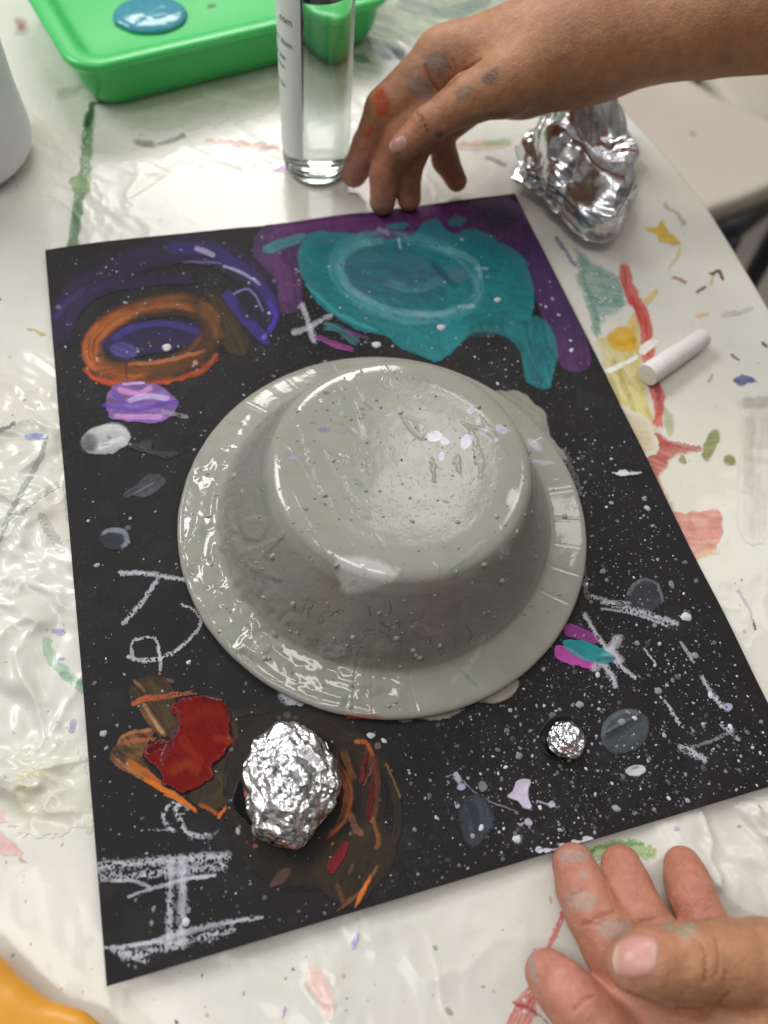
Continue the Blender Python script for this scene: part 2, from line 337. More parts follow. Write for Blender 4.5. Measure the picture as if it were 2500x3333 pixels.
stains_and_tray_light = [
 ('green_paint_line', [S(G([(370, 1320), (385, 1200), (400, 1080), (420, 980), (445, 850), (450, 720), (462, 600)]), 17, (92, 138, 80), .9, grain=.25), S(G([(375, 1290), (400, 1120), (415, 1010)]), 11, (58, 100, 58), .8), B(G([(368, 910), (472, 902), (466, 985), (378, 998)]), (128, 156, 98), .85), S(G([(455, 660), (470, 590), (490, 535), (560, 522), (680, 535), (800, 532), (900, 525), (1060, 538)]), 10, (38, 76, 44), .9, wob=2.5)]),
 ('red_crayon_mark', [S([(255, 175), (285, 177), (345, 184)], 8, (196, 104, 88), .8, grain=.35, taper=.5), S([(270, 174), (330, 178)], 3, (90, 60, 60), .6)]),
 ('purple_paint_dab', [B([(332, 213), (342, 206), (358, 203), (356, 209), (345, 213)], (158, 74, 156), .9)]),
 ('teal_smear', X(CI, [B([(235, 300), (270, 340), (340, 380), (385, 410), (375, 480), (320, 520), (295, 560), (275, 470), (250, 380)], (110, 154, 146), .9, 14, .7, 10, grain=.3), S([(250, 390), (280, 470), (300, 560)], 30, (84, 138, 118), .6, grain=.4), S([(270, 480), (380, 470)], 16, (100, 150, 140), .5, grain=.4)])),
 ('yellow_splash', X(CI, [B([(436, 255), (470, 250), (490, 235), (500, 262), (535, 285), (530, 305), (490, 298), (465, 276)], (206, 174, 60), .9), S([(535, 295), (530, 335), (500, 378)], 12, (206, 180, 90), .7, taper=.6)])),
 ('yellow_paint_patch', X(CI, [B([(300, 575), (370, 560), (420, 515), (432, 640), (445, 740), (475, 830), (455, 895), (395, 875), (345, 720)], (196, 180, 92), .85, 14, .7, 60), B([(330, 560), (380, 530), (415, 560), (410, 600), (350, 605)], (216, 168, 44), .9, 10), S([(395, 530), (430, 480), (465, 440)], 24, (218, 176, 66), .8, grain=.15), B([(360, 700), (420, 720), (440, 800), (400, 800)], (224, 214, 150), .6, 18), S([(350, 640), (440, 860)], 20, (170, 150, 60), .5, grain=.3)])),
 ('red_paint_line', X(CI, [S([(374, 355), (392, 430), (430, 500), (442, 570), (448, 640), (462, 690), (478, 770), (470, 825)], 46, (198, 70, 62), 1, streak=.4, taper=.25), S([(470, 690), (480, 790)], 18, (150, 40, 50), .6)])),
 ('rusty_red_smear', X(CI, [B([(390, 885), (440, 830), (490, 845), (530, 872), (600, 885), (520, 905), (500, 935), (480, 965), (500, 1070), (440, 960)], (178, 86, 70), .95, 10, .4, 20), S([(440, 860), (590, 885)], 22, (170, 60, 50), .7, grain=.3), S([(440, 930), (500, 1060)], 50, (190, 110, 90), .5, grain=.3)])),
 ('salmon_red_square', X(CI, [B([(490, 1078), (560, 1066), (648, 1058), (656, 1120), (640, 1170), (600, 1195), (548, 1204)], (204, 122, 102), .95, 6, .5, 5), S([(520, 1130), (640, 1120)], 50, (188, 96, 82), .5, grain=.4), S([(560, 1195), (640, 1175)], 20, (226, 190, 130), .6)])),
 ('olive_paint_dab', X(CI, [B(ell(625, 872, 22, 48, 20), (128, 134, 68), .9, 8), B(ell(678, 918, 20, 16), (124, 130, 66), .9, 8), B(ell(545, 915, 12, 12), (128, 130, 80), .8), B(ell(505, 810, 14, 40, -10), (150, 156, 90), .6, 10)])),
 ('blue_paint_splat', X(CI, [B([(685, 690), (705, 672), (725, 678), (760, 690), (730, 700), (712, 706)], (50, 62, 126), .9, 6)])),
 ('grey_wash_stain', X(CI, [B([(708, 740), (800, 735), (850, 780), (820, 830), (810, 1050), (770, 1140), (720, 1130), (712, 1000), (725, 800)], (184, 180, 168), .6, 50, .5, 88), S([(735, 790), (732, 1000)], 40, (150, 146, 136), .35, soft=.9), S([(715, 755), (810, 752)], 36, (158, 154, 142), .6)])),
 ('purple_pencil_mark', X(CI, [S([(185, 285), (210, 320), (240, 362)], 16, (128, 112, 150), .8, grain=.2)])),
 ('brown_speck', X(CI, [S([(588, 438), (608, 426)], 12, (96, 66, 44), .9), S([(625, 385), (645, 378), (660, 402)], 11, (120, 88, 48), .9), S([(630, 395), (628, 415)], 12, (190, 170, 110), .6), S([(518, 396), (550, 410)], 12, (160, 120, 90), .8), S([(688, 615), (702, 630)], 11, (90, 76, 66), .9), S([(770, 585), (782, 590)], 13, (70, 64, 60), .9), S([(585, 505), (612, 500)], 14, (220, 184, 110), .8), S([(495, 190), (530, 215), (550, 245)], 14, (140, 132, 112), .6, grain=.2), S([(660, 505), (745, 485)], 16, (160, 152, 138), .5, grain=.3), S([(400, 60), (440, 100)], 34, (150, 160, 130), .5), S([(620, 695), (628, 675)], 12, (170, 160, 140), .8)])),
 ('white_chalk_scrape', X(CI, [S([(330, 665), (370, 645), (415, 625)], 15, (240, 236, 228), .95, thick=.5), S([(430, 605), (462, 580)], 26, (244, 240, 232), .95, thick=.6)])),
 ('violet_streak', X(CI, [S([(705, 1290), (735, 1340), (750, 1395)], 10, (170, 164, 184), .8), S([(745, 1380), (752, 1398)], 7, (70, 66, 72), .9)])),
 ('green_chalk_smear', X(CK, [S([(385, 175), (440, 160), (520, 145), (585, 165)], 56, (132, 172, 84), .85, grain=.3, streak=.8), S([(395, 185), (430, 150), (560, 140)], 16, (70, 120, 40), .7, grain=.3)])),
 ('red_chalk_smear', X(CK, [S([(325, 335), (300, 400), (270, 460)], 24, (200, 84, 76), .85, grain=.4), B([(120, 740), (165, 640), (200, 580), (242, 578), (238, 650), (190, 740)], (206, 104, 92), .85, 12, .8, 120, grain=.3), S([(160, 630), (220, 655), (300, 720)], 12, (150, 30, 50), .9), S([(430, 525), (412, 560), (395, 600)], 18, (84, 146, 60), .9), S([(445, 545), (465, 585)], 18, (160, 40, 90), .9), S([(600, 325), (670, 345)], 10, (214, 140, 150), .6, grain=.3), S([(145, 545), (180, 555), (185, 575)], 7, (160, 156, 150), .7)])),
 ('lilac_paint_dab', [B(ell(440, 1166, 5, 12, 25), (172, 156, 208), .95, thick=.4, wet=.7), B(ell(352, 1254, 3, 10, 25), (160, 130, 190), .9)]),
 ('pink_stain', [B([(378, 1218), (384, 1196), (398, 1200), (412, 1222), (414, 1262), (400, 1262), (388, 1240)], (236, 202, 188), .85, 5), S([(300, 1225), (312, 1240)], 4, (200, 180, 130), .7), S([(455, 1230), (470, 1262)], 3, (120, 150, 120), .6, grain=.5)]),
 ('yellow_green_stain', X(CL, [B([(8, 742), (50, 700), (95, 690), (150, 680), (160, 700), (90, 720), (82, 765), (52, 812), (44, 775), (20, 765)], (204, 206, 120), .9, 8, .7), S([(40, 750), (75, 735)], 26, (190, 200, 70), .6, grain=.3), B([(185, 760), (205, 740), (212, 800), (200, 840)], (196, 196, 140), .5, 8)])),
 ('pink_paint_stain', X(CL, [B([(-5, 835), (18, 845), (52, 880), (30, 888), (-5, 880)], (226, 176, 172), .8, 5), B([(-5, 790), (20, 785), (22, 805), (-5, 815)], (230, 190, 184), .7, 5), S([(45, 895), (65, 912)], 8, (190, 150, 80), .7)])),
 ('green_paint_swirl', X(CL, [S([(105, 405), (112, 440), (140, 470), (185, 512)], 26, (136, 182, 146), .75, grain=.25, streak=.6), S([(140, 480), (185, 500)], 20, (100, 150, 110), .7, grain=.3), B(ell(133, 386, 20, 8, 5), (160, 154, 202), .9), B(ell(22, 456, 14, 5, 0), (166, 160, 208), .9), B(ell(136, 447, 12, 4, 5), (166, 160, 200), .9), B(ell(142, 483, 13, 4, 5), (166, 160, 200), .9), B(ell(163, 595, 9, 17, 15), (168, 160, 196), .8), B(ell(85, 645, 9, 12, 15), (190, 190, 196), .6)])),
 ('grey_green_stroke', [S([(57, 548), (46, 575), (30, 603), (8, 645), (0, 670)], 9, (150, 160, 154), .8, taper=.3, grain=.15), S([(34, 541), (58, 541)], 7, (132, 150, 208), .8), B(ell(32, 443, 4, 4), (110, 96, 160), .9), S([(0, 533), (18, 525)], 5, (110, 116, 116), .8), S([(20, 640), (75, 600), (85, 640)], 10, (168, 172, 166), .6, grain=.4), S([(52, 640), (75, 680)], 14, (150, 156, 152), .5, grain=.4), S([(35, 408), (55, 414)], 4, (210, 180, 90), .7)]),
 ('green_grey_wash', [B([(425, 10), (470, -15), (600, -25), (640, 10), (560, 60), (500, 60), (470, 95), (430, 90)], (134, 150, 122), .7, 20, .6, 20), B([(455, 45), (470, 50), (500, 62), (502, 78), (480, 75), (462, 62)], (44, 76, 72), .9, 6), B(ell(447, 72, 14, 6, 10), (60, 96, 84), .8, 5), S([(500, 5), (560, 15), (600, 0)], 20, (96, 124, 116), .6, grain=.4), B(ell(615, 18, 14, 7), (220, 150, 120), .7, 5)]),  # broad green-grey wash with dark green spots
 ('olive_wash_and_painted_tray_glow', [B([(150, 122), (250, 88), (338, 70), (344, 120), (300, 138), (220, 150), (170, 150)], (176, 184, 146), .6, 40, .5, -15, wob=5), B([(60, 60), (110, 95), (135, 120), (110, 118), (70, 90)], (180, 184, 160), .5, 26, .5), B([(20, 940), (90, 930), (110, 1000), (60, 1030), (10, 1010)], (200, 202, 160), .35, 40, .5, wob=6), B([(745, 500), (800, 520), (812, 560), (770, 560)], (190, 160, 90), .5, 14)]),  # wash between tray and bottle is the tray's green light painted on; rest stains
 ('dark_dirt_smear', [B([(20, 20), (34, 30), (30, 42), (20, 40)], (150, 90, 70), .8, 8), S([(72, 117), (110, 105), (125, 100)], 14, (150, 146, 124), .5, soft=.8), S([(170, 175), (190, 180)], 10, (120, 100, 92), .7), S([(198, 178), (228, 168)], 6, (96, 100, 100), .7, grain=.3), S([(160, 240), (200, 215)], 14, (205, 204, 180), .5, grain=.2), S([(250, 100), (340, 110), (350, 60)], 40, (170, 172, 140), .5, soft=.9), B([(560, 180), (610, 172), (625, 182), (580, 186)], (206, 150, 120), .7, 6), S([(600, 180), (632, 176)], 8, (130, 170, 110), .7), S([(605, 195), (625, 203)], 7, (120, 120, 112), .7)]),
]
for i, (nm, ly) in enumerate(stains_and_tray_light):
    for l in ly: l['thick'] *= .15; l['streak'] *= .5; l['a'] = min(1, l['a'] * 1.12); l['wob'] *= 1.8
    o = patch('paint_stain_or_light', ly, lambda x, y: table_h(x, y) - .0004, cover, M['cover'], .0005, i * .12, nm.replace('_', ' ') + ' on the table cover', clip=lambda x, y: x < edge_x(y) - .004)
# ---------------------------------------------------------------- poster
PC = [at(58, 317)[:2], at(637, 244)[:2], at(991, 964)[:2], at(137, 1222)[:2]]
def poster_z(x, y):
    b = sst(.02, -.12, x) * sst(-.06, -.15, y)
    e = np.maximum(sst(.085, .108, np.abs(x)), sst(.11, .14, np.abs(y)))
    return .0016 + .0020 * b + .0020 * e * fbm(x * 22, y * 22, 9, 2)
poster = empty('poster', (0, 0, 0)); tag(poster, 'black card sheet painted with planets, comets and white stars, lying under the grey bowl', 'poster')
nu, nv = 700, 900
u, v = [g.ravel() for g in np.meshgrid(np.linspace(0, 1, nu), np.linspace(0, 1, nv))]
xy = (PC[3][None] * ((1 - u) * (1 - v))[:, None] + PC[2][None] * (u * (1 - v))[:, None] + PC[1][None] * (u * v)[:, None] + PC[0][None] * ((1 - u) * v)[:, None])
xy[:, 1] += .002 * np.sin(u * 7.0 + .6) * v ** 6 * (1 - u)
zz = poster_z(xy[:, 0], xy[:, 1]); px, py = proj(np.column_stack([xy, zz]))
dust = np.zeros((len(u), 4)); dust[:, :3] = lin((150, 150, 158)); dust[:, 3] = 0.02 * sst(.5, .8, fbm(px * .03, py * .03, 77, 4)) + .05 * sst(.66, .8, fbm(px * .35, py * .35, 5, 2)) * sst(.4, .6, fbm(px * .01, py * .01, 6, 2))
F = grid_faces(nu, nv); sheet_V = np.column_stack([xy, zz])
obj('card_sheet', mesh_np('card_sheet', sheet_V, F, M['poster'], dust, wet=np.zeros(len(u))), poster)
CH_ = (204, 204, 214)
def ch(p, w, a=.88, **k):
    k.setdefault('grain', .5); k.setdefault('soft', .8); k.setdefault('thick', .06); k.setdefault('streak', .5); return S(p, w, CH_, a, **k)
parts = [
 ('painted_planet', 'large teal planet with pale ring on a purple wash', X(CB, [
   B([(18, 150), (40, 85), (150, 66), (400, 38), (560, 14), (735, -2), (790, 40), (900, 260), (968, 410), (960, 480), (890, 472), (850, 380), (800, 250), (700, 140), (400, 120), (190, 130), (165, 200), (150, 315), (60, 300), (22, 200)], (86, 50, 98), .92, 6, .5, 80),
   S([(40, 100), (200, 75), (450, 48), (640, 30)], 60, (116, 54, 120), .8, streak=.7), S([(780, 120), (850, 230), (930, 400)], 70, (66, 48, 88), .8), B([(660, 20), (740, 15), (780, 60), (700, 95)], (42, 42, 52), .8, 20),
   S([(60, 150), (110, 220), (110, 290)], 50, (104, 56, 110), .6),
   B([(150, 190), (158, 120), (200, 92), (300, 96), (400, 110), (470, 100), (500, 65), (540, 55), (580, 95), (640, 80), (720, 120), (780, 160), (812, 250), (800, 335), (720, 330), (640, 350), (612, 395), (545, 456), (500, 445), (420, 410), (400, 388), (300, 360), (200, 290)], (28, 124, 130), .96, 5, .35, 20),
   B([(560, 320), (660, 325), (770, 322), (850, 345), (880, 430), (866, 500), (850, 536), (790, 512), (772, 430), (725, 385), (640, 380), (560, 440)], (30, 122, 128), .95, 8, .45, 70),
   B([(45, 138), (90, 112), (165, 95), (150, 122), (70, 152)], (60, 140, 142), .8, 4), B(ell(425, 74, 34, 10, -8), (40, 130, 136), .8, 5), B(ell(595, 60, 26, 14, -8), (36, 128, 132), .8, 5),
   S(ell(452, 218, 208, 112, 12), 44, (96, 160, 166), .6, closed=True, streak=.8, soft=.6), S(ell(455, 220, 190, 98, 12)[2:16], 26, (140, 184, 188), .5, streak=.7, soft=.6), S([(170, 240), (260, 320), (370, 370)], 14, (70, 165, 168), .6, taper=.6),
   B(ell(420, 214, 150, 84, 12), (48, 84, 98), .85, 30, .5, 15), S([(310, 170), (400, 160), (520, 180)], 40, (62, 112, 120), .6, streak=.7), S([(380, 230), (480, 250), (560, 220)], 30, (84, 140, 146), .5, streak=.8), S([(525, 178), (560, 215), (598, 250)], 22, (38, 62, 74), .8), B(ell(600, 210, 30, 24), (80, 104, 118), .7, 14), S([(520, 125), (640, 170), (660, 230)], 18, (120, 176, 182), .6, streak=.8), S([(600, 340), (760, 330)], 40, (20, 84, 96), .5, streak=.7), S([(620, 384), (720, 372)], 24, (60, 92, 98), .5, grain=.4),
   S([(375, 82), (400, 95)], 16, (170, 150, 180), .6, grain=.2), S([(430, 110), (436, 135)], 8, (180, 205, 205), .8), S([(600, 302), (640, 300)], 12, (170, 200, 204), .7, grain=.3), S([(650, 195), (680, 195)], 10, (150, 190, 196), .7)])),
 ('painted_planet', 'orange ringed planet under a violet arc', X(CA, [
   S([(78, 375), (70, 300), (120, 225), (220, 170), (320, 128), (430, 122), (520, 165), (570, 230), (580, 330)], 84, (46, 34, 72), .85, streak=.5, soft=.5), S([(100, 330), (110, 270), (180, 220), (300, 200), (420, 195)], 40, (52, 38, 84), .5, streak=.7), S([(62, 300), (85, 260), (140, 220)], 20, (66, 48, 104), .7),
   S([(330, 120), (450, 128), (540, 185), (598, 250), (603, 300)], 34, (58, 44, 118), .85, streak=.5), S([(480, 225), (530, 290), (575, 340), (592, 344)], 34, (60, 44, 128), .9, streak=.3), B(ell(540, 265, 26, 42, -25), (26, 24, 36), .9, 8), S([(590, 250), (606, 290), (590, 330)], 16, (72, 52, 178), .9),
   S([(412, 120), (452, 137)], 13, (176, 168, 198), .9, grain=.15), S([(380, 155), (470, 158)], 7, (120, 110, 170), .7), S([(480, 165), (540, 190), (566, 210)], 8, (176, 170, 208), .8), S([(505, 235), (530, 222), (555, 236), (575, 275)], 6, (140, 130, 190), .8), B(ell(578, 340, 8, 7), (110, 90, 200), .9, 3),
   S(ell(302, 345, 150, 82, -14), 66, (96, 58, 26), .85, closed=True, streak=.6, soft=.8), S(ell(302, 348, 152, 84, -14)[6:17], 50, (184, 96, 40), .85, streak=.7, soft=.8), S(ell(298, 345, 168, 92, -14)[9:15], 20, (222, 116, 54), .85, streak=.7, soft=.9), S(ell(306, 340, 140, 70, -14)[12:21], 24, (170, 100, 44), .75, streak=.7, soft=.9), S(ell(302, 350, 120, 60, -14)[0:8], 18, (128, 74, 34), .6, streak=.7, soft=.9), S([(150, 350), (190, 300), (280, 262), (400, 240)], 30, (150, 82, 40), .7, streak=.7, soft=.8),
   B([(430, 228), (475, 240), (505, 290), (545, 350), (525, 388), (480, 370), (470, 300)], (78, 58, 24), .75, 12, .6, 60), S([(410, 260), (450, 290), (470, 350)], 40, (132, 82, 38), .7, streak=.8),
   B(ell(300, 342, 128, 40, -8), (44, 34, 80), .92, 10, .5, -8), S([(200, 350), (260, 315), (340, 308), (420, 330)], 18, (72, 54, 140), .8, streak=.6), B(ell(232, 374, 36, 20, 10), (96, 80, 160), .85, 8, .6, 20), S([(260, 360), (380, 345)], 16, (48, 32, 50), .8),
   S([(150, 420), (260, 420), (350, 415), (440, 385)], 46, (104, 60, 24), .85, streak=.7), S([(245, 408), (340, 398), (430, 375)], 12, (190, 112, 70), .8, streak=.7), S([(128, 415), (165, 445), (220, 458), (330, 452), (420, 425), (466, 382)], 20, (216, 90, 42), .75, wob=3, thick=.1, soft=.95, streak=.6), S([(235, 405), (240, 450)], 6, (60, 34, 20), .6), B(ell(338, 366, 11, 9), (220, 216, 222), .95, 3, thick=.4), B(ell(408, 404, 6, 6), (190, 150, 130), .9, 3)])),
 ('painted_cloud', 'lilac and pink swirled cloud', X(CA, [
   B([(184, 505), (200, 462), (250, 450), (310, 458), (345, 480), (364, 500), (358, 525), (320, 552), (205, 545), (192, 528)], (146, 108, 180), .95, 4, .5, 5), S([(180, 510), (260, 520), (362, 500)], 12, (78, 52, 166), .95), S([(205, 480), (230, 500), (280, 505)], 10, (92, 64, 176), .8),
   S([(215, 470), (262, 482), (302, 462)], 16, (214, 150, 204), .9), S([(240, 500), (290, 488), (345, 494)], 16, (204, 184, 226), .9), S([(205, 538), (270, 540), (330, 536)], 15, (206, 146, 204), .9), S([(230, 458), (280, 455)], 8, (230, 190, 220), .8), S([(330, 525), (385, 540)], 14, (170, 164, 176), .6, grain=.5)])),
 ('painted_moon', 'white moon with a grey shaded side', X(CE, [B(ell(205, 184, 114, 70, -12), (186, 187, 190), .97, 10, .2, -10), B(ell(125, 205, 44, 50, 10), (52, 54, 62), .9, 26), S([(160, 150), (240, 125), (300, 150)], 44, (206, 206, 208), .8, soft=.8), S([(165, 225), (235, 195), (295, 178)], 30, (222, 222, 224), .9, soft=.7), S([(180, 215), (215, 205)], 10, (120, 122, 126), .8), S([(120, 235), (200, 248), (270, 220)], 16, (110, 112, 118), .7, soft=.8)])),
 ('grey_smudge', None, X(CE, [B([(310, 220), (360, 190), (420, 190), (420, 230), (520, 235), (540, 260), (480, 275), (410, 255), (340, 235)], (88, 90, 96), .5, 16, .7, 15, grain=.2)])),
 ('grey_smudge', None, X(CE, [B([(280, 440), (320, 405), (390, 348), (450, 345), (478, 378), (450, 415), (390, 446), (320, 448), (292, 456)], (92, 95, 102), .75, 8, .6, -30), S([(330, 435), (420, 385)], 8, (120, 122, 130), .6)])),
 ('painted_moon', 'small grey crescent moon', X(CE, [B(ell(245, 640, 70, 53, 0), (58, 60, 68), .75, 12, .5), S([(182, 622), (225, 600), (285, 608), (302, 650), (272, 688)], 32, (142, 147, 156), .85, taper=.5, soft=.7), B(ell(315, 655, 7, 6), (150, 150, 156), .9, 3)])),
 ('chalk_letter', 'wide chalk letter H with smeared bars', X(CD, [ch([(62, 905), (200, 893), (300, 885), (412, 878)], 40, grain=.45), ch([(70, 935), (200, 925), (300, 915), (400, 905)], 46, grain=.62), ch([(98, 945), (150, 945), (200, 960)], 14, grain=.2), ch([(145, 988), (230, 960), (300, 942), (380, 930)], 15, grain=.15), ch([(258, 890), (256, 1000), (255, 1120)], 34, grain=.5), ch([(292, 890), (290, 1000), (288, 1120)], 38, grain=.4), ch([(120, 1130), (220, 1110), (300, 1085), (400, 1062), (512, 1045)], 26, grain=.3, taper=.5), ch([(130, 1155), (240, 1130), (330, 1105), (430, 1078)], 44, grain=.6), ch([(100, 1135), (150, 1150), (190, 1168)], 30, grain=.55), ch([(70, 1130), (250, 1112)], 16, grain=.55)])),
 ('chalk_letter', 'curled chalk letter e', X(CS, [ch([(450, 945), (400, 890), (402, 830), (445, 788), (480, 800)], 34, grain=.4), ch([(470, 800), (535, 815), (500, 850)], 26, .7, grain=.5), ch([(465, 820), (490, 890), (520, 945), (600, 975), (640, 960)], 48, grain=.45), ch([(320, 935), (420, 940)], 22, .5, grain=.3), ch([(640, 1000), (700, 940)], 26, .3)])),
 ('chalk_letter', 'looped chalk letter a with long tail', X(CE, [ch([(332, 1195), (330, 1112), (425, 1098), (446, 1150), (452, 1195), (456, 1245)], 24, grain=.35), ch([(305, 1180), (350, 1195), (430, 1195), (520, 1160), (600, 1090), (640, 1025), (605, 968), (555, 942)], 28, grain=.4, wob=2)])),
 ('chalk_letter', 'two stroke chalk letter y', X(CE, [ch([(272, 797), (350, 797), (420, 803), (500, 818), (600, 830)], 32, grain=.35), ch([(440, 828), (370, 930), (285, 1028)], 34, grain=.38)])),
 ('chalk_mark', None, [ch([(352, 862), (372, 876), (384, 872)], 20, grain=.3)]),
 ('orange_splash', 'brown and orange brushed splash', X(CS, [
   B([(205, 200), (235, 115), (330, 78), (420, 105), (460, 180), (482, 350), (425, 425), (350, 390), (290, 310)], (78, 58, 30), .75, 14, .8, 55), S([(235, 110), (290, 170)], 18, (140, 104, 60), .8), S([(300, 110), (400, 200)], 60, (92, 70, 36), .6, streak=.9), S([(228, 238), (300, 212), (380, 205), (475, 182)], 40, (184, 92, 48), .9, grain=.35, wob=3), S([(270, 240), (330, 330), (405, 432)], 66, (142, 104, 66), .85, streak=.9), S([(290, 250), (345, 330), (390, 400)], 26, (196, 148, 108), .7, streak=.8), S([(400, 240), (440, 380)], 70, (84, 66, 36), .7, streak=.8),
   B([(92, 532), (150, 440), (220, 390), (330, 374), (352, 400), (310, 470), (280, 540), (330, 620), (395, 690), (480, 740), (585, 848), (520, 805), (400, 742), (260, 655), (150, 592)], (138, 96, 50), .85, 5, .85, 35), S([(150, 450), (200, 405), (320, 385)], 28, (190, 116, 76), .85, streak=.7), S([(180, 455), (260, 440), (350, 435)], 30, (176, 96, 62), .8, grain=.4), B([(130, 475), (250, 480), (270, 510), (160, 505)], (60, 52, 32), .8, 10), S([(110, 545), (190, 600), (280, 660)], 40, (204, 136, 92), .85, streak=.9), S([(190, 560), (290, 620), (380, 690)], 60, (196, 104, 30), .9, streak=.6), S([(280, 650), (400, 715), (490, 765), (585, 845)], 40, (214, 112, 24), .95, taper=.35, streak=.4, thick=.25), S([(400, 740), (500, 790)], 14, (230, 130, 40), .8),
   B([(730, 250), (790, 300), (815, 450), (815, 620), (760, 790), (650, 830), (545, 770), (560, 700), (660, 590), (740, 520), (775, 430)], (66, 54, 26), .8, 16, .6, 80, wob=4), S([(700, 620), (740, 700), (650, 780)], 60, (90, 74, 34), .5, streak=.9), S([(600, 800), (640, 820), (700, 850), (760, 800)], 30, (190, 96, 40), .8, grain=.45), S([(700, 870), (735, 820)], 22, (210, 106, 40), .9), S([(500, 185), (560, 180)], 30, (180, 100, 80), .6, grain=.4), B(ell(375, 72, 10, 8), (226, 120, 70), .9, 4), S([(420, 100), (450, 118)], 18, (120, 84, 70), .8), S([(760, 300), (960, 270)], 60, (66, 52, 28), .5, streak=.9, soft=.8), S([(780, 420), (940, 470)], 50, (84, 60, 28), .5, streak=.9, soft=.8)])),
 ('red_paint_pool', 'thick glossy dark red paint pool', X(CS, [
   B([(438, 262), (480, 225), (600, 198), (720, 228), (760, 330), (772, 460), (705, 550), (662, 590), (676, 640), (600, 690), (512, 738), (440, 705), (392, 690), (370, 610), (282, 530), (310, 480), (370, 448), (440, 430), (482, 360)], (116, 15, 12), .97, 5, .15, 60, thick=.75, wet=1, wob=3), S([(450, 610), (520, 575), (580, 600)], 70, (146, 58, 20), .6, soft=.8, thick=.8, wet=1), S([(520, 330), (600, 290), (700, 300)], 90, (124, 36, 18), .6, soft=.8, thick=.7, wet=1), S([(500, 440), (560, 520), (600, 560)], 60, (150, 44, 20), .5, soft=.8, thick=.8, wet=1), S([(690, 430), (770, 450)], 50, (150, 56, 24), .5, soft=.7, thick=.5, wet=1), S([(320, 500), (380, 470), (440, 450)], 40, (70, 16, 26), .7, thick=.95, wet=1), S([(620, 210), (720, 230), (760, 320)], 40, (60, 16, 14), .7, soft=.8, thick=.6, wet=1), S([(450, 275), (478, 300), (470, 370), (430, 470), (395, 560)], 34, (96, 40, 44), .5, thick=1.3, wet=1, wob=4)])),
 ('orange_swirl', 'thin orange and brown swirl around the foil nugget', X(CF, [
   S(ell(400, 500, 330, 400, 0), 230, (58, 46, 26), .6, closed=True, streak=.8, soft=.9), B([(430, 850), (540, 700), (780, 640), (880, 780), (770, 960), (640, 1070), (500, 990)], (62, 48, 24), .65, 40, .7, 100), S([(560, 180), (720, 220), (850, 420), (880, 640), (820, 800)], 70, (66, 54, 34), .6, streak=.9, soft=.8),
   S([(540, 260), (590, 380), (625, 500), (590, 620), (500, 725)], 62, (168, 88, 32), .85, streak=.85, taper=.4), S([(600, 255), (620, 320), (650, 420)], 46, (140, 84, 36), .8, streak=.9), S([(520, 700), (600, 640), (640, 560)], 30, (150, 84, 44), .8, streak=.8), S([(665, 215), (720, 220), (745, 280)], 24, (196, 108, 50), .85, grain=.3), S([(690, 240), (745, 300), (768, 420), (756, 560), (735, 640)], 60, (112, 58, 36), .8, streak=.7), S([(640, 600), (660, 660), (690, 680)], 40, (150, 96, 74), .7, grain=.4),
   S([(820, 330), (850, 390), (890, 500)], 14, (140, 106, 66), .8, grain=.2), S([(750, 610), (780, 720), (770, 760)], 26, (150, 90, 30), .8, grain=.3), S([(770, 860), (720, 950), (640, 1030), (570, 1085)], 16, (140, 92, 56), .8, grain=.35), S([(570, 960), (600, 1040), (650, 1020)], 30, (120, 74, 40), .7, grain=.45), B([(738, 898), (742, 915), (706, 1010), (658, 1078), (690, 975)], (226, 122, 48), .95, 4, .5, 110, thick=.3), B([(220, 962), (258, 892), (318, 862), (324, 890), (282, 944)], (96, 70, 62), .85, 6), S([(650, 850), (630, 890)], 18, (110, 72, 60), .8), B(ell(780, 235, 14, 20, 30), (140, 110, 104), .7, 5), B(ell(540, 740, 8, 8), (220, 120, 60), .9, 3), B(ell(145, 748, 14, 10), (196, 110, 90), .9, 4), B(ell(66, 652, 8, 9), (190, 130, 110), .8, 4), B(ell(310, 80, 20, 16, 30), (96, 82, 84), .7, 6), B(ell(355, 92, 14, 14), (90, 78, 78), .7, 5), B(ell(272, 92, 12, 12), (90, 78, 78), .7, 5), B(ell(640, 690, 10, 10), (150, 160, 165), .4, 8)])),
 ('red_paint_ridge', 'dark red glossy paint ridges', X(CF, [S([(724, 270), (705, 330), (690, 430)], 28, (118, 16, 24), .95, thick=.8, wet=1, taper=.5, wob=3), S([(748, 380), (745, 470), (728, 628)], 30, (104, 16, 20), .95, thick=.7, wet=1, taper=.5, wob=3), S([(700, 440), (720, 400), (750, 340)], 18, (128, 70, 66), .8, thick=1.0, wet=1, wob=3), B([(602, 724), (634, 742), (600, 825), (546, 898), (512, 852), (560, 785)], (122, 10, 24), .96, 4, .3, 110, thick=.4, wet=.6)])),
 ('glue_pool', 'dried black glue beside the big foil nugget', X(CF, [B([(90, 385), (48, 440), (28, 520), (40, 580), (100, 640), (160, 710), (300, 765), (420, 720), (560, 560), (570, 420), (480, 250), (300, 200)], (12, 11, 11), .97, 6, .1, thick=.5, wet=1)])),
 ('glue_pool', 'dried black glue ring around the small foil pellet', X(CG, [B(ell(395, 498, 60, 62), (9, 9, 9), .97, 6, .1, thick=.5, wet=.9)])),
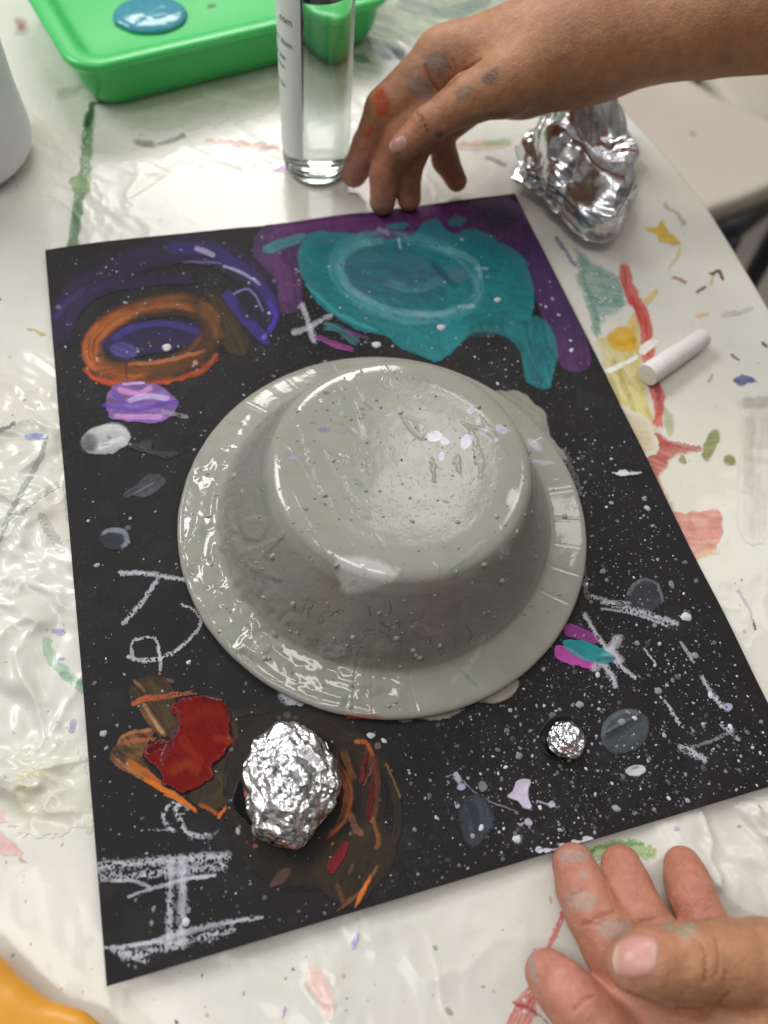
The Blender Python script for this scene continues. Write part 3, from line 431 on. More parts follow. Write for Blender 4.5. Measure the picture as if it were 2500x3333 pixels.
 ('painted_comet', 'magenta and teal comet with a white flare', X(CG, [B([(402, 200), (415, 191), (445, 200), (490, 225), (494, 246), (450, 236), (406, 222)], (146, 58, 136), .95, 3, .4, 25), B([(373, 266), (382, 249), (425, 262), (470, 290), (490, 296), (472, 312), (400, 297), (378, 282)], (186, 76, 166), .97, 3, .2, 15, thick=.4, wet=.5), ch([(456, 165), (490, 220), (540, 290), (592, 335)], 18, grain=.2), ch([(485, 310), (520, 270), (548, 230)], 34, grain=.3), ch([(500, 290), (525, 320), (540, 356)], 24, grain=.25), ch([(530, 260), (555, 290)], 26, grain=.3), B([(396, 242), (410, 231), (450, 236), (500, 256), (536, 284), (515, 298), (450, 288), (410, 262)], (34, 146, 152), .97, 3, .3, 20, thick=.4, wet=.4), S([(495, 288), (535, 284)], 14, (24, 70, 84), .85)])),
 ('painted_comet', 'small faded comet with white chalk star', X(CA, [ch([(672, 262), (690, 310), (702, 352)], 22, grain=.3), ch([(652, 328), (690, 318), (742, 288)], 20, grain=.35), S([(722, 310), (770, 325), (815, 360)], 26, (82, 138, 150), .85, streak=.7), S([(702, 338), (750, 358), (802, 374)], 16, (156, 72, 144), .9), S([(780, 325), (835, 345)], 10, (110, 60, 120), .7)])),
 ('chalk_planet', 'grey planet crossed by a chalk ring', X(CG, [B(ell(618, 116, 52, 44, -10), (62, 66, 74), .8, 10, .5), S([(575, 110), (605, 76), (650, 80), (668, 130)], 10, (120, 124, 132), .7), ch([(478, 118), (550, 145), (640, 168), (704, 190)], 22, .85, grain=.45), ch([(505, 150), (600, 168), (690, 202)], 10, .8, grain=.3), ch([(500, 128), (580, 135)], 12, .6)])),
 ('painted_moon', 'grey oval moon with a dark slash', X(CG, [B(ell(566, 480, 70, 58, -35), (80, 85, 93), .85, 6, .45, -35), S(ell(566, 480, 62, 50, -35)[12:22], 16, (108, 114, 124), .6, soft=.8), S([(508, 500), (555, 475), (618, 440)], 22, (40, 41, 46), .85), S([(505, 488), (550, 462), (600, 436)], 5, (110, 115, 122), .7)])),
 ('chalk_mark', 'short slanting chalk strokes', X(CG, [ch([(618, 255), (635, 280), (652, 302)], 9, grain=.3), ch([(714, 242), (735, 268), (750, 292)], 16, grain=.4), ch([(774, 334), (795, 370), (826, 412)], 20, grain=.35), ch([(674, 398), (695, 430), (712, 462)], 14, grain=.35), ch([(824, 462), (850, 482), (872, 502)], 22, .8, grain=.5), ch([(716, 522), (750, 540), (782, 558)], 30, grain=.45), ch([(740, 525), (800, 505), (860, 478)], 16, .4, grain=.4), B(ell(844, 415, 14, 12), (186, 182, 210), .9, 4)])),
 ('paint_blob', 'lilac white paint blob with thin drips', X(CG, [B([(248, 658), (262, 640), (272, 615), (300, 606), (312, 620), (306, 650), (314, 685), (296, 690), (276, 672)], (204, 194, 218), .97, 4, .2, thick=.5, wet=.4), S([(85, 603), (115, 600), (160, 645), (210, 672), (270, 695)], 6, (140, 134, 152), .85), B(ell(115, 605, 9, 18, -20), (180, 178, 192), .95, 4), B(ell(125, 630, 11, 10), (176, 172, 200), .95, 4), B(ell(183, 628, 12, 16), (140, 142, 150), .8, 4), S([(330, 668), (375, 682)], 9, (176, 174, 190), .9), B(ell(368, 678, 10, 9), (188, 186, 204), .95, 3), B(ell(306, 725, 13, 12, 30), (186, 178, 206), .95, 4)])),
 ('grey_smudge', None, X(CG, [B([(118, 705), (130, 662), (160, 650), (195, 668), (216, 720), (190, 765), (158, 796), (132, 770)], (70, 76, 88), .8, 14, .6, 80, grain=.1)])),
 ('paint_blob', 'small white dab', X(CG, [B([(565, 585), (590, 570), (615, 572), (622, 590), (600, 602), (575, 600)], (206, 206, 210), .95, 4, .3, thick=.4), S([(585, 582), (600, 578)], 6, (60, 60, 62), .8)])),
 ('paint_blob', 'row of white beads along the lower edge', X(CG, [B(ell(335, 800, 13, 9, 20), (206, 206, 214), .97, 3, .1, thick=.5), B(ell(358, 800, 10, 8), (206, 206, 214), .97, 3, .1, thick=.5), B(ell(396, 791, 10, 9), (206, 206, 214), .97, 3, .1, thick=.5), S([(335, 800), (395, 795), (430, 780), (470, 775)], 9, (190, 190, 200), .95), B(ell(432, 778, 12, 8), (206, 206, 214), .97, 3, .1, thick=.5), B(ell(464, 774, 16, 14), (210, 210, 218), .97, 3, .1, thick=.6)])),
 ('paint_blob', 'white streak at the right edge', X(CH, [S([(312, 850), (345, 856), (396, 849)], 11, (216, 216, 220), .95, taper=.4, thick=.3), B(ell(342, 854, 18, 10), (220, 220, 224), .97, 3, thick=.4)])),
 ('grey_paint_smear', 'grey paint smear beside the bowl rim', [B([(600, 492), (625, 484), (650, 488), (662, 500), (676, 512), (682, 538), (704, 570), (670, 560), (640, 530)], (150, 146, 134), .97, 3, .3, 30, thick=.3), S([(680, 560), (714, 640), (724, 700)], 14, (20, 19, 19), .9, wet=.8, thick=.2, wob=4), S([(700, 560), (720, 610)], 10, (120, 118, 116), .6, grain=.5), S([(722, 700), (728, 740)], 9, (130, 128, 126), .6, grain=.55)]),
 ('grey_paint_smear', 'grey paint smears along the lower bowl rim', [B([(515, 884), (545, 878), (566, 868), (572, 880), (566, 886), (545, 893), (522, 892)], (156, 150, 138), .97, 3, .3, thick=.4), B([(588, 868), (618, 850), (640, 842), (643, 852), (632, 866), (608, 872)], (156, 150, 138), .97, 3, .3, thick=.4), B([(490, 890), (505, 884), (512, 892), (500, 897)], (120, 118, 114), .8, 3, grain=.2), S([(432, 888), (470, 888)], 6, (180, 84, 44), .9)]),
]
for i, (nm, lb, ly) in enumerate(parts):
    patch(nm, ly, poster_z, poster, M['poster'], .00028, (i % 5) + (4 if 'pool' in nm or 'ridge' in nm else 0), lb, clip=lambda x, y: inside(x, y, np.array(PC)))
# spattered stars: far too many to count
def discs(name, spots, mat_, parent, cols, kind='stuff', dome=.35):
    V = []; F = []; C = []; n = 9
    for (c, nrm, r, asp, ang), cl in zip(spots, cols):
        z = np.array(nrm, float); x = np.cross([0.3, 1, .1], z); x /= np.linalg.norm(x); y = np.cross(z, x)
        k = len(V); jit = RNG.uniform(.8, 1.15, n)
        for rr, hh in ((1.0, .0), (.75, dome * .7)):
            for i in range(n):
                a = 2 * math.pi * i / n; ex = math.cos(a) * r * rr * asp * jit[i]; ey = math.sin(a) * r * rr * jit[i]
                V.append(c + x * (ex * math.cos(ang) - ey * math.sin(ang)) + y * (ex * math.sin(ang) + ey * math.cos(ang)) + z * (hh * r + .00004))
        V.append(c + z * dome * r)
        for i in range(n):
            j = (i + 1) % n; F.append((k + i, k + j, k + n + j, k + n + i)); F.append((k + n + i, k + n + j, k + 2 * n, k + 2 * n))
        C += [(*cl, 1)] * (2 * n + 1)
    tri = [f for f in F]
    m = bpy.data.meshes.new(name); m.from_pydata([tuple(v) for v in V], [], [f if f[2] != f[3] else f[:3] for f in tri]); m.materials.append(mat_)
    a = m.color_attributes.new('Col', 'FLOAT_COLOR', 'POINT'); a.data.foreach_set('color', np.array(C, np.float32).ravel()); m.polygons.foreach_set('use_smooth', np.full(len(m.polygons), True))
    o = obj(name, m, parent)
    if kind: o['kind'] = kind
    return o
def dens(x, y):
    d = .14 + .9 * sst(560, 700, x) * sst(480, 640, y) + .35 * sst(480, 560, x) * sst(860, 930, y) + .25 * (y < 480)
    return d
spots = []; cols = []; quad = np.array([(62, 322), (634, 250), (982, 960), (141, 1216)], float)
while len(spots) < 4200:
    x, y = RNG.uniform(60, 952), RNG.uniform(245, 1215)
    if not inside(np.array([x]), np.array([y]), quad)[0]: continue
    if ((x - 471) / 245) ** 2 + ((y - 662) / 222) ** 2 < 1 or RNG.uniform() > dens(x, y) * (.45 + 1.1 * float(fbm(np.array([x * .02]), np.array([y * .02]), 91, 2)[0])): continue
    p = at(x, y, .0016); z = float(poster_z(p[0], p[1])); p = at(x, y, z + .0003)
    r = min(.0001 + RNG.exponential(.00015), .0011); spots.append((p - np.array([0, 0, .00024]), (0, 0, 1), r, RNG.uniform(1, 1.6), RNG.uniform(0, 3))); g = RNG.choice([75, 95, 125, 160, 195], p=[.2, .25, .25, .18, .12]) * RNG.uniform(.8, 1.1); cols.append(lin((g, g, g * 1.05)))
for x, y, r, g in [(850, 893, 7, 205), (733, 172, 0, 0)][:0] + [(467, 427, 5.5, 205), (548, 405, 5, 190), (617, 371, 4, 190), (851, 764, 6, 205), (719, 873, 4.5, 150), (816, 856, 4, 140), (641, 1040, 4.5, 205), (586, 1036, 3, 150), (128, 909, 4, 170), (230, 1143, 4.5, 205), (207, 429, 4, 215), (790, 797, 3, 130), (812, 775, 3, 130), (862, 812, 4, 140), (771, 894, 4, 140), (120, 700, 3, 160)]:
    p = at(x, y, .0016); z = float(poster_z(p[0], p[1])); p = at(x, y, z + .0003); d = np.linalg.norm(p - CAM); spots.append((p - np.array([0, 0, .0002]), (0, 0, 1), r * d / FPX, 1.15, .4)); cols.append(lin((g, g, g * 1.03)))
discs('star_splatter', spots, M['poster'], poster, cols)
sp = []; cl = []
while len(sp) < 240:
    x, y = RNG.uniform(-40, 990), RNG.uniform(-20, 1300)
    if inside(np.array([x]), np.array([y]), quad + (quad - quad.mean(0)) * .02)[0]: continue
    p = at(x, y, 0)
    if p[0] > edge_x(np.array([p[1]]))[0] - .006: continue
    p[2] = float(table_h(p[:1], p[1:2])[0]) - .0004; sp.append((p, (0, 0, 1), min(.00016 + RNG.exponential(.00016), .0008), RNG.uniform(1, 2), RNG.uniform(0, 3))); c = [(140, 136, 128), (172, 164, 146), (190, 184, 200), (160, 172, 150), (200, 186, 150), (120, 122, 122)][RNG.integers(6)]; cl.append(lin(c))
discs('paint_speck', sp, M['cover'], cover, cl, dome=.12)
# ---------------------------------------------------------------- bowl, upside down
BR, BH = .0730, .0425; BX, BY = .0015, -.0182
def bowl_profile():
    p = [(.0722, .0022), (.0733, .0024), (.0738, .0034), (.0732, .0044), (.0715, .0050), (.0670, .0058), (.0630, .0066), (.0604, .0073), (.0590, .0084), (.0577, .0112), (.0521, .0215), (.0462, .0325), (.0430, .0389), (.0418, .0406), (.0400, .0416), (.0376, .0421), (.033, .0423), (.028, .0422), (.018, .0420), (.008, .0419), (.0004, .0419)]
    return smooth_line(p, False, 40)
bp = bowl_profile(); dl = np.r_[0, np.cumsum(np.linalg.norm(np.diff(bp, axis=0), axis=1))]
# centre drift so the crown sits a little towards the right
NS, NTH = 330, 1500
s = np.linspace(0, dl[-1], NS); R_ = np.interp(s, dl, bp[:, 0]); Z_ = np.interp(s, dl, bp[:, 1])
th = np.linspace(0, 2 * np.pi, NTH, endpoint=False); TT, RR = np.meshgrid(th, R_); ZZ = np.repeat(Z_[:, None], NTH, 1); SS = np.repeat(s[:, None], NTH, 1)
tr = np.gradient(R_, s); tz = np.gradient(Z_, s); nr = tz; nz = -tr; ln = np.hypot(nr, nz); nr /= ln; nz /= ln; nr = np.repeat(nr[:, None], NTH, 1); nz = np.repeat(nz[:, None], NTH, 1)
cx = BX + .0022 * sst(.006, .042, ZZ); cy = BY - .0012 * sst(.006, .042, ZZ)
BV = np.stack([cx + RR * np.cos(TT), cy + RR * np.sin(TT), ZZ], -1)
bqx, bqy = proj(BV)
ux, uy = BV[..., 0] * 1000, BV[..., 1] * 1000      # millimetres
flange = sst(.056, .0595, RR) * (1 - sst(.0715, .0725, RR) * .6); wall = sst(.0435, .0450, RR) * sst(.0590, .0560, RR); topm = sst(.0415, .039, RR)
H = .00007 * (fbm(ux * .12, uy * .12 + ZZ * 150, 3, 3) - .5) + (.000001 + .00002 * wall) * (fbm(ux * .9, uy * .9 + ZZ * 900, 7, 3) - .5)
# pleats in the flange
pl = np.zeros_like(TT)
for k in range(40):
    a = 2 * math.pi * (k + RNG.uniform(-.45, .45)) / 40; d = (np.angle(np.exp(1j * (TT - a - .12 * (RR - .064) / .064)))) * RR; am = RNG.uniform(.0, 1) ** 2 * .8
    pl += am * (np.exp(-(d / .0005) ** 2) * .00022 - np.exp(-((d - .0010) / .0007) ** 2) * .00020 + sst(.0075, 0, d) * (d > 0) * .00018 * sst(.0010, .0016, d))
H += pl * flange * (.3 + .9 * fbm(ux * .06, uy * .06, 41, 2))
# thick wavy paint on the left of the flange
lf = sst(-.2, -.75, np.cos(TT - .25)) * flange; w = fbm(TT * 8 + 1.2 * fbm(ux * .2, uy * .2, 14, 2), RR * 210, 15, 2)
H += lf * .0016 * (w - .5) + flange * .00006 * (fbm(TT * 14, RR * 300, 19, 2) - .5)
# brush drags on the crown
br = fbm(ux * .05 + uy * .30, (uy * .06 - ux * .35) * .9, 23, 4); rid = 1 - np.abs(2 * fbm(ux * .11 + .03 * uy, uy * .035, 29, 2) - 1)
H += topm * (.000006 * (br - .5) + .00016 * sst(.90, 1.0, rid) * sst(.45, .6, fbm(ux * .05, uy * .05, 37, 2)) - .00055 * ((np.hypot(ux - 6, uy + 14) / 40) ** 2) * 0)
H += wall * .0003 * (fbm(TT * 7, ZZ * 120, 51, 3) - .5) + wall * sst(.0, -.6, np.cos(TT - .2)) * .0016 * (np.abs(fbm(TT * 12, ZZ * 130, 55, 2) - .5) - .1) * sst(.025, .012, ZZ)
Cb = np.zeros(BV.shape[:2] + (3,)); Ab = np.zeros(BV.shape[:2])
bl = []
# pale patches and paint dots seen on the crown and the wall
CM = (323.7, .44, 419)       # crop 850..1950 x 1100..2000
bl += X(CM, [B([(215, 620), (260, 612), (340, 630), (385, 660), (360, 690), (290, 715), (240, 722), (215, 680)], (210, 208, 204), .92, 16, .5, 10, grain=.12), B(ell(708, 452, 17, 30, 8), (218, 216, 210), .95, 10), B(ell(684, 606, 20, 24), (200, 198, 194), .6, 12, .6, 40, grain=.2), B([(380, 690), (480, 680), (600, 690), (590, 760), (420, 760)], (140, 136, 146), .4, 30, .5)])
bl += X(CM, [B(ell(487, 277, 24, 16, 0), (214, 214, 226), .95, 3), B(ell(517, 291, 13, 10), (206, 206, 224), .95, 3), B(ell(578, 292, 16, 21, 20), (206, 206, 222), .9, 3), B(ell(508, 332, 9, 13, 10), (200, 200, 226), .95, 3), B(ell(588, 204, 11, 9), (190, 188, 212), .9, 3), B(ell(675, 257, 20, 12, 20), (196, 196, 220), .85, 5), B(ell(625, 262, 12, 9), (190, 188, 214), .9, 3), B(ell(612, 232, 9, 9), (190, 190, 214), .9, 3), B(ell(662, 287, 8, 6), (200, 200, 224), .9, 3), B(ell(183, 155, 10, 5, 10), (120, 112, 140), .9, 3), B(ell(145, 237, 9, 4), (128, 120, 150), .9, 3), B(ell(176, 198, 8, 5), (150, 148, 180), .8, 3), B(ell(280, 228, 12, 4), (110, 106, 136), .9, 3), B(ell(287, 198, 8, 4), (110, 106, 136), .9, 3), B(ell(268, 211, 6, 3), (110, 106, 136), .9, 3), B(ell(288, 217, 8, 4), (110, 106, 136), .9, 3), B(ell(178, 258, 16, 8), (128, 124, 156), .8, 5, .6, grain=.2), B(ell(225, 262, 22, 9), (140, 138, 166), .7, 5, .6, grain=.2), B(ell(88, 336, 12, 5), (160, 164, 196), .9, 3), B(ell(284, 374, 6, 3), (180, 190, 220), .9, 2), B(ell(358, 217, 14, 3), (170, 180, 220), .8, 2), B(ell(528, 208, 9, 3), (160, 160, 210), .8, 2), B(ell(405, 232, 8, 3), (170, 180, 220), .8, 2), B(ell(770, 300, 26, 12, 40), (196, 198, 212), .7, 6, .4), B(ell(790, 350, 40, 7, 5), (190, 196, 214), .6, 4, grain=.4), B(ell(440, 165, 14, 6), (180, 186, 196), .5, 4)])
bl += [S([(600, 790), (585, 820), (560, 845)], 9, (170, 178, 176), .6, grain=.2), S([(572, 832), (590, 850)], 6, (90, 130, 128), .5, grain=.3), S([(258, 700), (252, 650)], 9, (130, 140, 138), .5, soft=.8), S([(280, 575), (300, 560)], 10, (140, 150, 144), .5, soft=.8), S([(452, 500), (462, 506)], 5, (110, 130, 122), .7), S([(440, 595), (450, 602)], 7, (120, 136, 128), .7), S([(430, 888), (470, 888)], 5, (190, 92, 50), .9), S([(480, 560), (520, 575), (600, 570)], 8, (150, 148, 136), .3, soft=.9)]
rdg = X(CM, [S(p, w_, (0, 0, 0), .9, soft=.9, streak=.5, thick=1, wob=5, taper=.5) for p, w_ in [([(100, 240), (118, 320), (150, 400), (200, 490)], 16), ([(85, 465), (120, 512), (158, 552)], 22), ([(208, 155), (215, 200), (228, 245)], 20), ([(225, 395), (245, 452)], 22), ([(580, 240), (608, 320), (626, 402)], 18), ([(480, 335), (492, 402)], 14), ([(548, 335), (556, 382)], 16), ([(268, 448), (276, 478)], 14), ([(50, 340), (70, 380)], 18), ([(350, 110), (345, 135), (362, 140)], 16), ([(120, 80), (150, 95)], 18), ([(400, 100), (420, 112)], 10), ([(295, 480), (305, 510)], 14), ([(520, 650), (580, 620), (625, 575)], 16), ([(300, 330), (300, 380)], 12), ([(225, 340), (228, 356)], 14), ([(515, 455), (530, 460)], 10)]])
CW = (209.4, .56, 418.9)     # crop 550..1950 x 1100..2400
dnt = X(CW, [B(p, (0, 0, 0), .9, 14, .25, thick=1, wob=3) for p in [[(165, 405), (218, 400), (206, 445), (170, 440)], [(170, 470), (215, 450), (255, 432), (218, 478), (215, 500), (246, 535), (200, 520), (172, 500)], ell(560, 648, 24, 12, 35), [(340, 688), (385, 684), (395, 705), (345, 705)], ell(130, 445, 12, 30, 30)]])
# fine cracks in the front wall
crk = []
for k in range(44):
    x, y = RNG.uniform(350, 640), RNG.uniform(745, 825); P = [(x, y)]; a = RNG.uniform(0, 6.28)
    for j in range(RNG.integers(3, 7)): a += RNG.normal(0, 1.1); x += 3.5 * math.cos(a); y += 4.5 * math.sin(a); P.append((x, y))
    crk.append(S(P, RNG.uniform(.7, 1.3), (72, 71, 68), RNG.uniform(.4, .8), soft=.6, streak=.2, wob=.8))
front = np.sin(TT) < -.05
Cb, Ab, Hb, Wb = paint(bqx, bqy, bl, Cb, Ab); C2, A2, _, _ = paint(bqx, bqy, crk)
_, _, Hr, _ = paint(bqx, bqy, rdg); _, _, Hd, _ = paint(bqx, bqy, dnt); H = H + .00026 * Hr + .0007 * Hd
A2 = A2 * wall * front; Cb = Cb * (1 - A2[..., None]) + C2 * A2[..., None]; Ab = Ab * (1 - A2) + A2; H = H - A2 * .00022
# drier wall: own grey plus painted-in shade, and fine pits
pit = sst(.70, .78, fbm(ux * 1.5, uy * 1.5 + ZZ * 1500, 61, 2)); wall_grey_shade = wall * (.22 + .34 * fbm(ux * .12, ZZ * 150, 63, 3)); dcol = lin((112, 111, 106))
a2 = wall_grey_shade * (1 - Ab); Cb = (Cb * Ab[..., None] + dcol * a2[..., None]) / np.maximum(Ab + a2, 1e-6)[..., None]; Ab = Ab + a2
tint = .35 * sst(.62, .8, fbm(ux * .1, uy * .1, 67, 3)) * (1 - Ab); Cb = (Cb * Ab[..., None] + lin((136, 146, 134)) * tint[..., None]) / np.maximum(Ab + tint, 1e-6)[..., None]; Ab = Ab + tint
H -= .00008 * pit * (wall + .15)
BV2 = BV + H[..., None] * np.stack([nr * np.cos(TT), nr * np.sin(TT), nz], -1)
wet = np.clip(.6 + .4 * flange + .4 * topm - .35 * wall, 0, 1)
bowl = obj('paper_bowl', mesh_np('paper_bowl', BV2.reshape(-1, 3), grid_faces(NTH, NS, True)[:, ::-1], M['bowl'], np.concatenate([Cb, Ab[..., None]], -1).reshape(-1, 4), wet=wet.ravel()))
tag(bowl, 'upside-down paper bowl coated in glossy lumpy grey paint at the middle of the black poster', 'bowl')
bt = BVHTree.FromPolygons([tuple(v) for v in BV2[::3, ::5].reshape(-1, 3)], [tuple(int(i) for i in f) for f in grid_faces(BV2[::3, ::5].shape[1], BV2[::3, ::5].shape[0], True)])
def cam_hit(bvh, x, y):
    d = at(x, y, 0) - CAM; h = bvh.ray_cast(Vector(CAM), Vector(d / np.linalg.norm(d))); return h
sp = []; cl = []
def grit(x, y, r, c=(160, 158, 146)):
    h = cam_hit(bt, x, y)
    if h[0] is None: return
    n = np.array(h[1]); n = n if n @ (CAM - np.array(h[0])) > 0 else -n
    sp.append((np.array(h[0]) - n * r * .1, n, r, RNG.uniform(1, 1.6), RNG.uniform(0, 3))); cl.append(lin(c) * RNG.uniform(.8, 1.1))
for k in range(210):
    a = RNG.uniform(0, 6.28); q = math.sqrt(RNG.uniform(0, 1)); x, y = 471 + 244 * q * math.cos(a), 662 + 220 * q * math.sin(a); grit(x, y, .00022 + min(RNG.exponential(.00018), .0007))
for x, y in [(512, 806), (520, 815), (492, 791), (545, 800), (600, 700), (650, 760), (657, 750), (615, 640), (622, 720), (470, 760), (300, 610), (322, 640), (338, 690), (258, 640), (262, 700), (290, 590), (640, 660), (600, 760), (430, 800), (700, 640), (664, 690), (516, 812)]: grit(x, y, RNG.uniform(.0006, .0011))
discs('paint_lump', sp, M['bowl'], bowl, cl, dome=.9)
# ---------------------------------------------------------------- foil
def icos(sub):
    import bmesh
    bm = bmesh.new(); bmesh.ops.create_icosphere(bm, subdivisions=sub, radius=1)
    V = np.array([v.co for v in bm.verts]); F = np.array([[v.index for v in f.verts] for f in bm.faces]); bm.free(); return V, F
def crumple(V, n, seed, lo, hi, amp):
    r = np.random.default_rng(seed); h = np.zeros(len(V))
    for i in range(n):
        f = lo * (hi / lo) ** r.uniform(); d = r.normal(size=3); d /= np.linalg.norm(d); o = r.uniform(-1, 1)
        p = (V @ d) * f + o * 5 + .06 * np.sin(V @ r.normal(size=3) * 3); h += amp / f * (np.abs((p % 2) - 1) - .5)
    return h
def foil_obj(name, outline, zc, hgt, sub, params, label, extra=None):
    # outline: photo units around the piece, at table height zc -> radial silhouette
    P = np.array([at(x, y, zc) for x, y in outline]); c = P.mean(0); ang = np.arctan2(P[:, 1] - c[1], P[:, 0] - c[0]); rad = np.hypot(P[:, 0] - c[0], P[:, 1] - c[1])
    o = np.argsort(ang); ang, rad = ang[o], rad[o]; ang = np.r_[ang - 2 * np.pi, ang, ang + 2 * np.pi]; rad = np.r_[rad, rad, rad]
    V, F = icos(sub); a = np.arctan2(V[:, 1], V[:, 0]); rr = np.interp(a, ang, rad)
    W = V.copy(); mk = np.clip(.5 + 1.1 * np.sin(V @ np.array([3.1, 4.2, 2.0]) + 1.3 * np.sin(V @ np.array([-4.0, 2.2, 3.0]))), .15, 1.5); disp = sum(crumple(V, *p) * (mk if i > 1 else 1) for i, p in enumerate(params))
    k = (1 + .6 * disp)
    W = np.stack([V[:, 0] * rr * k, V[:, 1] * rr * k, np.where(V[:, 2] > 0, np.maximum(V[:, 2], 0) ** .75 * hgt * (1 + 1.5 * disp), V[:, 2] * .25 * hgt)], -1)
    W[:, 2] += .25 * hgt; col = np.zeros((len(V), 4))
    if extra: col = extra(V, W)
    ob = obj(name, mesh_np(name, W, F, M['foil'], col)); ob.location = (c[0], c[1], zc); tag(ob, label, 'foil'); return ob
def orange_rim(V, W):
    c = np.zeros((len(V), 4)); c[:, :3] = lin((196, 84, 40)); c[:, 3] = sst(.25, -.05, V[:, 2]) * sst(.5, .62, fbm(np.arctan2(V[:, 1], V[:, 0]) * 2.2, V[:, 2] * 3, 5, 2)); return c
foil_obj('foil_nugget', [X_ for X_ in [(347, 899), (330, 912), (312, 935), (303, 962), (306, 990), (314, 1018), (318, 1038), (345, 1047), (368, 1052), (380, 1042), (400, 1018), (418, 995), (419, 970), (412, 940), (395, 918), (372, 902)]], .003, .0105, 7,
         [(10, 1, 2, 5, .09), (14, 2, 4, 9, .15), (24, 3, 9, 24, .13), (30, 4, 24, 60, .09)], 'egg-shaped crumpled foil nugget glued over the orange swirl', orange_rim)
foil_obj('foil_pellet', [(690, 896), (679, 908), (677, 922), (684, 934), (700, 941), (716, 940), (722, 928), (720, 910), (708, 897)], .0022, .0042, 6,
         [(10, 11, 2, 4, .16), (16, 12, 5, 12, .15), (16, 13, 12, 26, .10)], 'small crumpled foil pellet in a black glue ring on the right of the poster')
foil_obj('foil_wad', [(640, 232), (634, 205), (648, 178), (680, 160), (712, 150), (745, 150), (778, 172), (790, 190), (784, 226), (768, 262), (745, 300), (722, 298), (690, 272), (658, 252)], .004, .021, 7,
         [(8, 27, 1.0, 2.2, .30), (8, 22, 2.5, 4.5, .24), (16, 25, 8, 18, .12)], 'loose crumpled foil wad standing on the table behind the poster corner')
# ---------------------------------------------------------------- chalk stick
a = at(802, 465, .0048); b = at(871, 418, .0046); L = np.linalg.norm(b - a)
ck = lathe('chalk_stick', rprof([(0.00002, 0), (.0049, 0), (.0043, L), (.00002, L)], .0006), M['chalk'], 48); ck.location = a
ck.rotation_euler = Vector(b - a).to_track_quat('Z', 'Y').to_euler(); tag(ck, 'short white chalk stick lying across the red paint line', 'chalk')
# ---------------------------------------------------------------- clear bottle
bb = at(392, 207, 0); br_ = .0158
root = empty('clear_bottle', (bb[0], bb[1], .0002)); tag(root, 'clear plastic bottle of see-through liquid with white label touched by the hand', 'bottle')
lathe('bottle_shell', rprof([(.00005, .0016), (br_ - .006, .0010), (br_ - .0035, 0), (br_ - .001, .0016), (br_, .006), (br_, .102), (br_ - .004, .112), (.006, .120), (.006, .132), (.0048, .132), (.0048, .119), (br_ - .006, .110), (br_ - .0015, .101), (br_ - .0015, .007), (br_ - .004, .0030), (.00005, .0030)], .002), M['clear'], 96, root)
lathe('liquid', rprof([(.00005, .0028), (br_ - .0042, .0028), (br_ - .00135, .0068), (br_ - .00135, .0835), (br_ - .0022, .0823), (.00005, .082)], .0008), M['liquid'], 96, root)
# label wraps the left side
import mathutils
va = math.atan2(CAM[1] - bb[1], CAM[0] - bb[0])          # azimuth towards the viewer
a0, a1 = va + math.pi + .15, va + 2 * math.pi - .38
lth = np.linspace(a0, a1, 60); lz = np.linspace(.014, .098, 40)
def wrap(name, aa, zz_, r, m, par):
    A_, Z2 = np.meshgrid(aa, zz_); V = np.stack([r * np.cos(A_), r * np.sin(A_), Z2], -1).reshape(-1, 3); return obj(name, mesh_np(name, V, grid_faces(len(aa), len(zz_)), m), par)
lab = wrap('label', lth, lz, br_ + .0002, M['label'], root)
def ink_line(txt, ang, z, size):
    cu = bpy.data.curves.new('t', 'FONT'); cu.body = txt; cu.size = size; cu.resolution_u = 2
    o = bpy.data.objects.new('t', cu); COL.objects.link(o); dg = bpy.context.evaluated_depsgraph_get(); me = bpy.data.meshes.new_from_object(o.evaluated_get(dg)); bpy.data.objects.remove(o)
    for v in me.vertices:
        aa = ang - v.co.x * 0 + 0; t_ = ang + v.co.x / (br_ + .0003); z2 = z + v.co.y; v.co = ((br_ + .00035) * math.cos(t_), (br_ + .00035) * math.sin(t_), z2)
    me.materials.clear(); me.materials.append(M['ink']); return obj('print', me, lab)
for txt, dz, sz, off in (('.com', .073, .0052, -.55), ('for them', .064, .0042, -.80), ('other use', .0575, .0042, -1.15), ('keep from the', .0535, .0038, -1.5), ('is to be', .0455, .0038, -.95), ('.', .041, .004, -.5)):
    ink_line(txt, a1 + off - .22, dz, sz * .85)
# ---------------------------------------------------------------- white bottle at the left
wb = at(-60, 192, 0); wr = .0385
root = empty('white_bottle', (wb[0], wb[1], .0002)); tag(root, 'cloudy white plastic bottle cut off by the left edge', 'bottle')
lathe('bottle_body', rprof([(.00005, .001), (wr - .008, .0), (wr - .001, .004), (wr, .012), (wr - .001, .03), (wr - .0006, .05), (wr - .002, .058), (wr - .0008, .066), (wr - .001, .115), (wr - .012, .135), (.014, .142), (.014, .15)], .004), M['white_plastic'], 80, root)
lathe('cap', rprof([(.00005, .172), (.015, .172), (.016, .168), (.016, .148), (.014, .148)], .001), M['white_plastic'], 48, root)
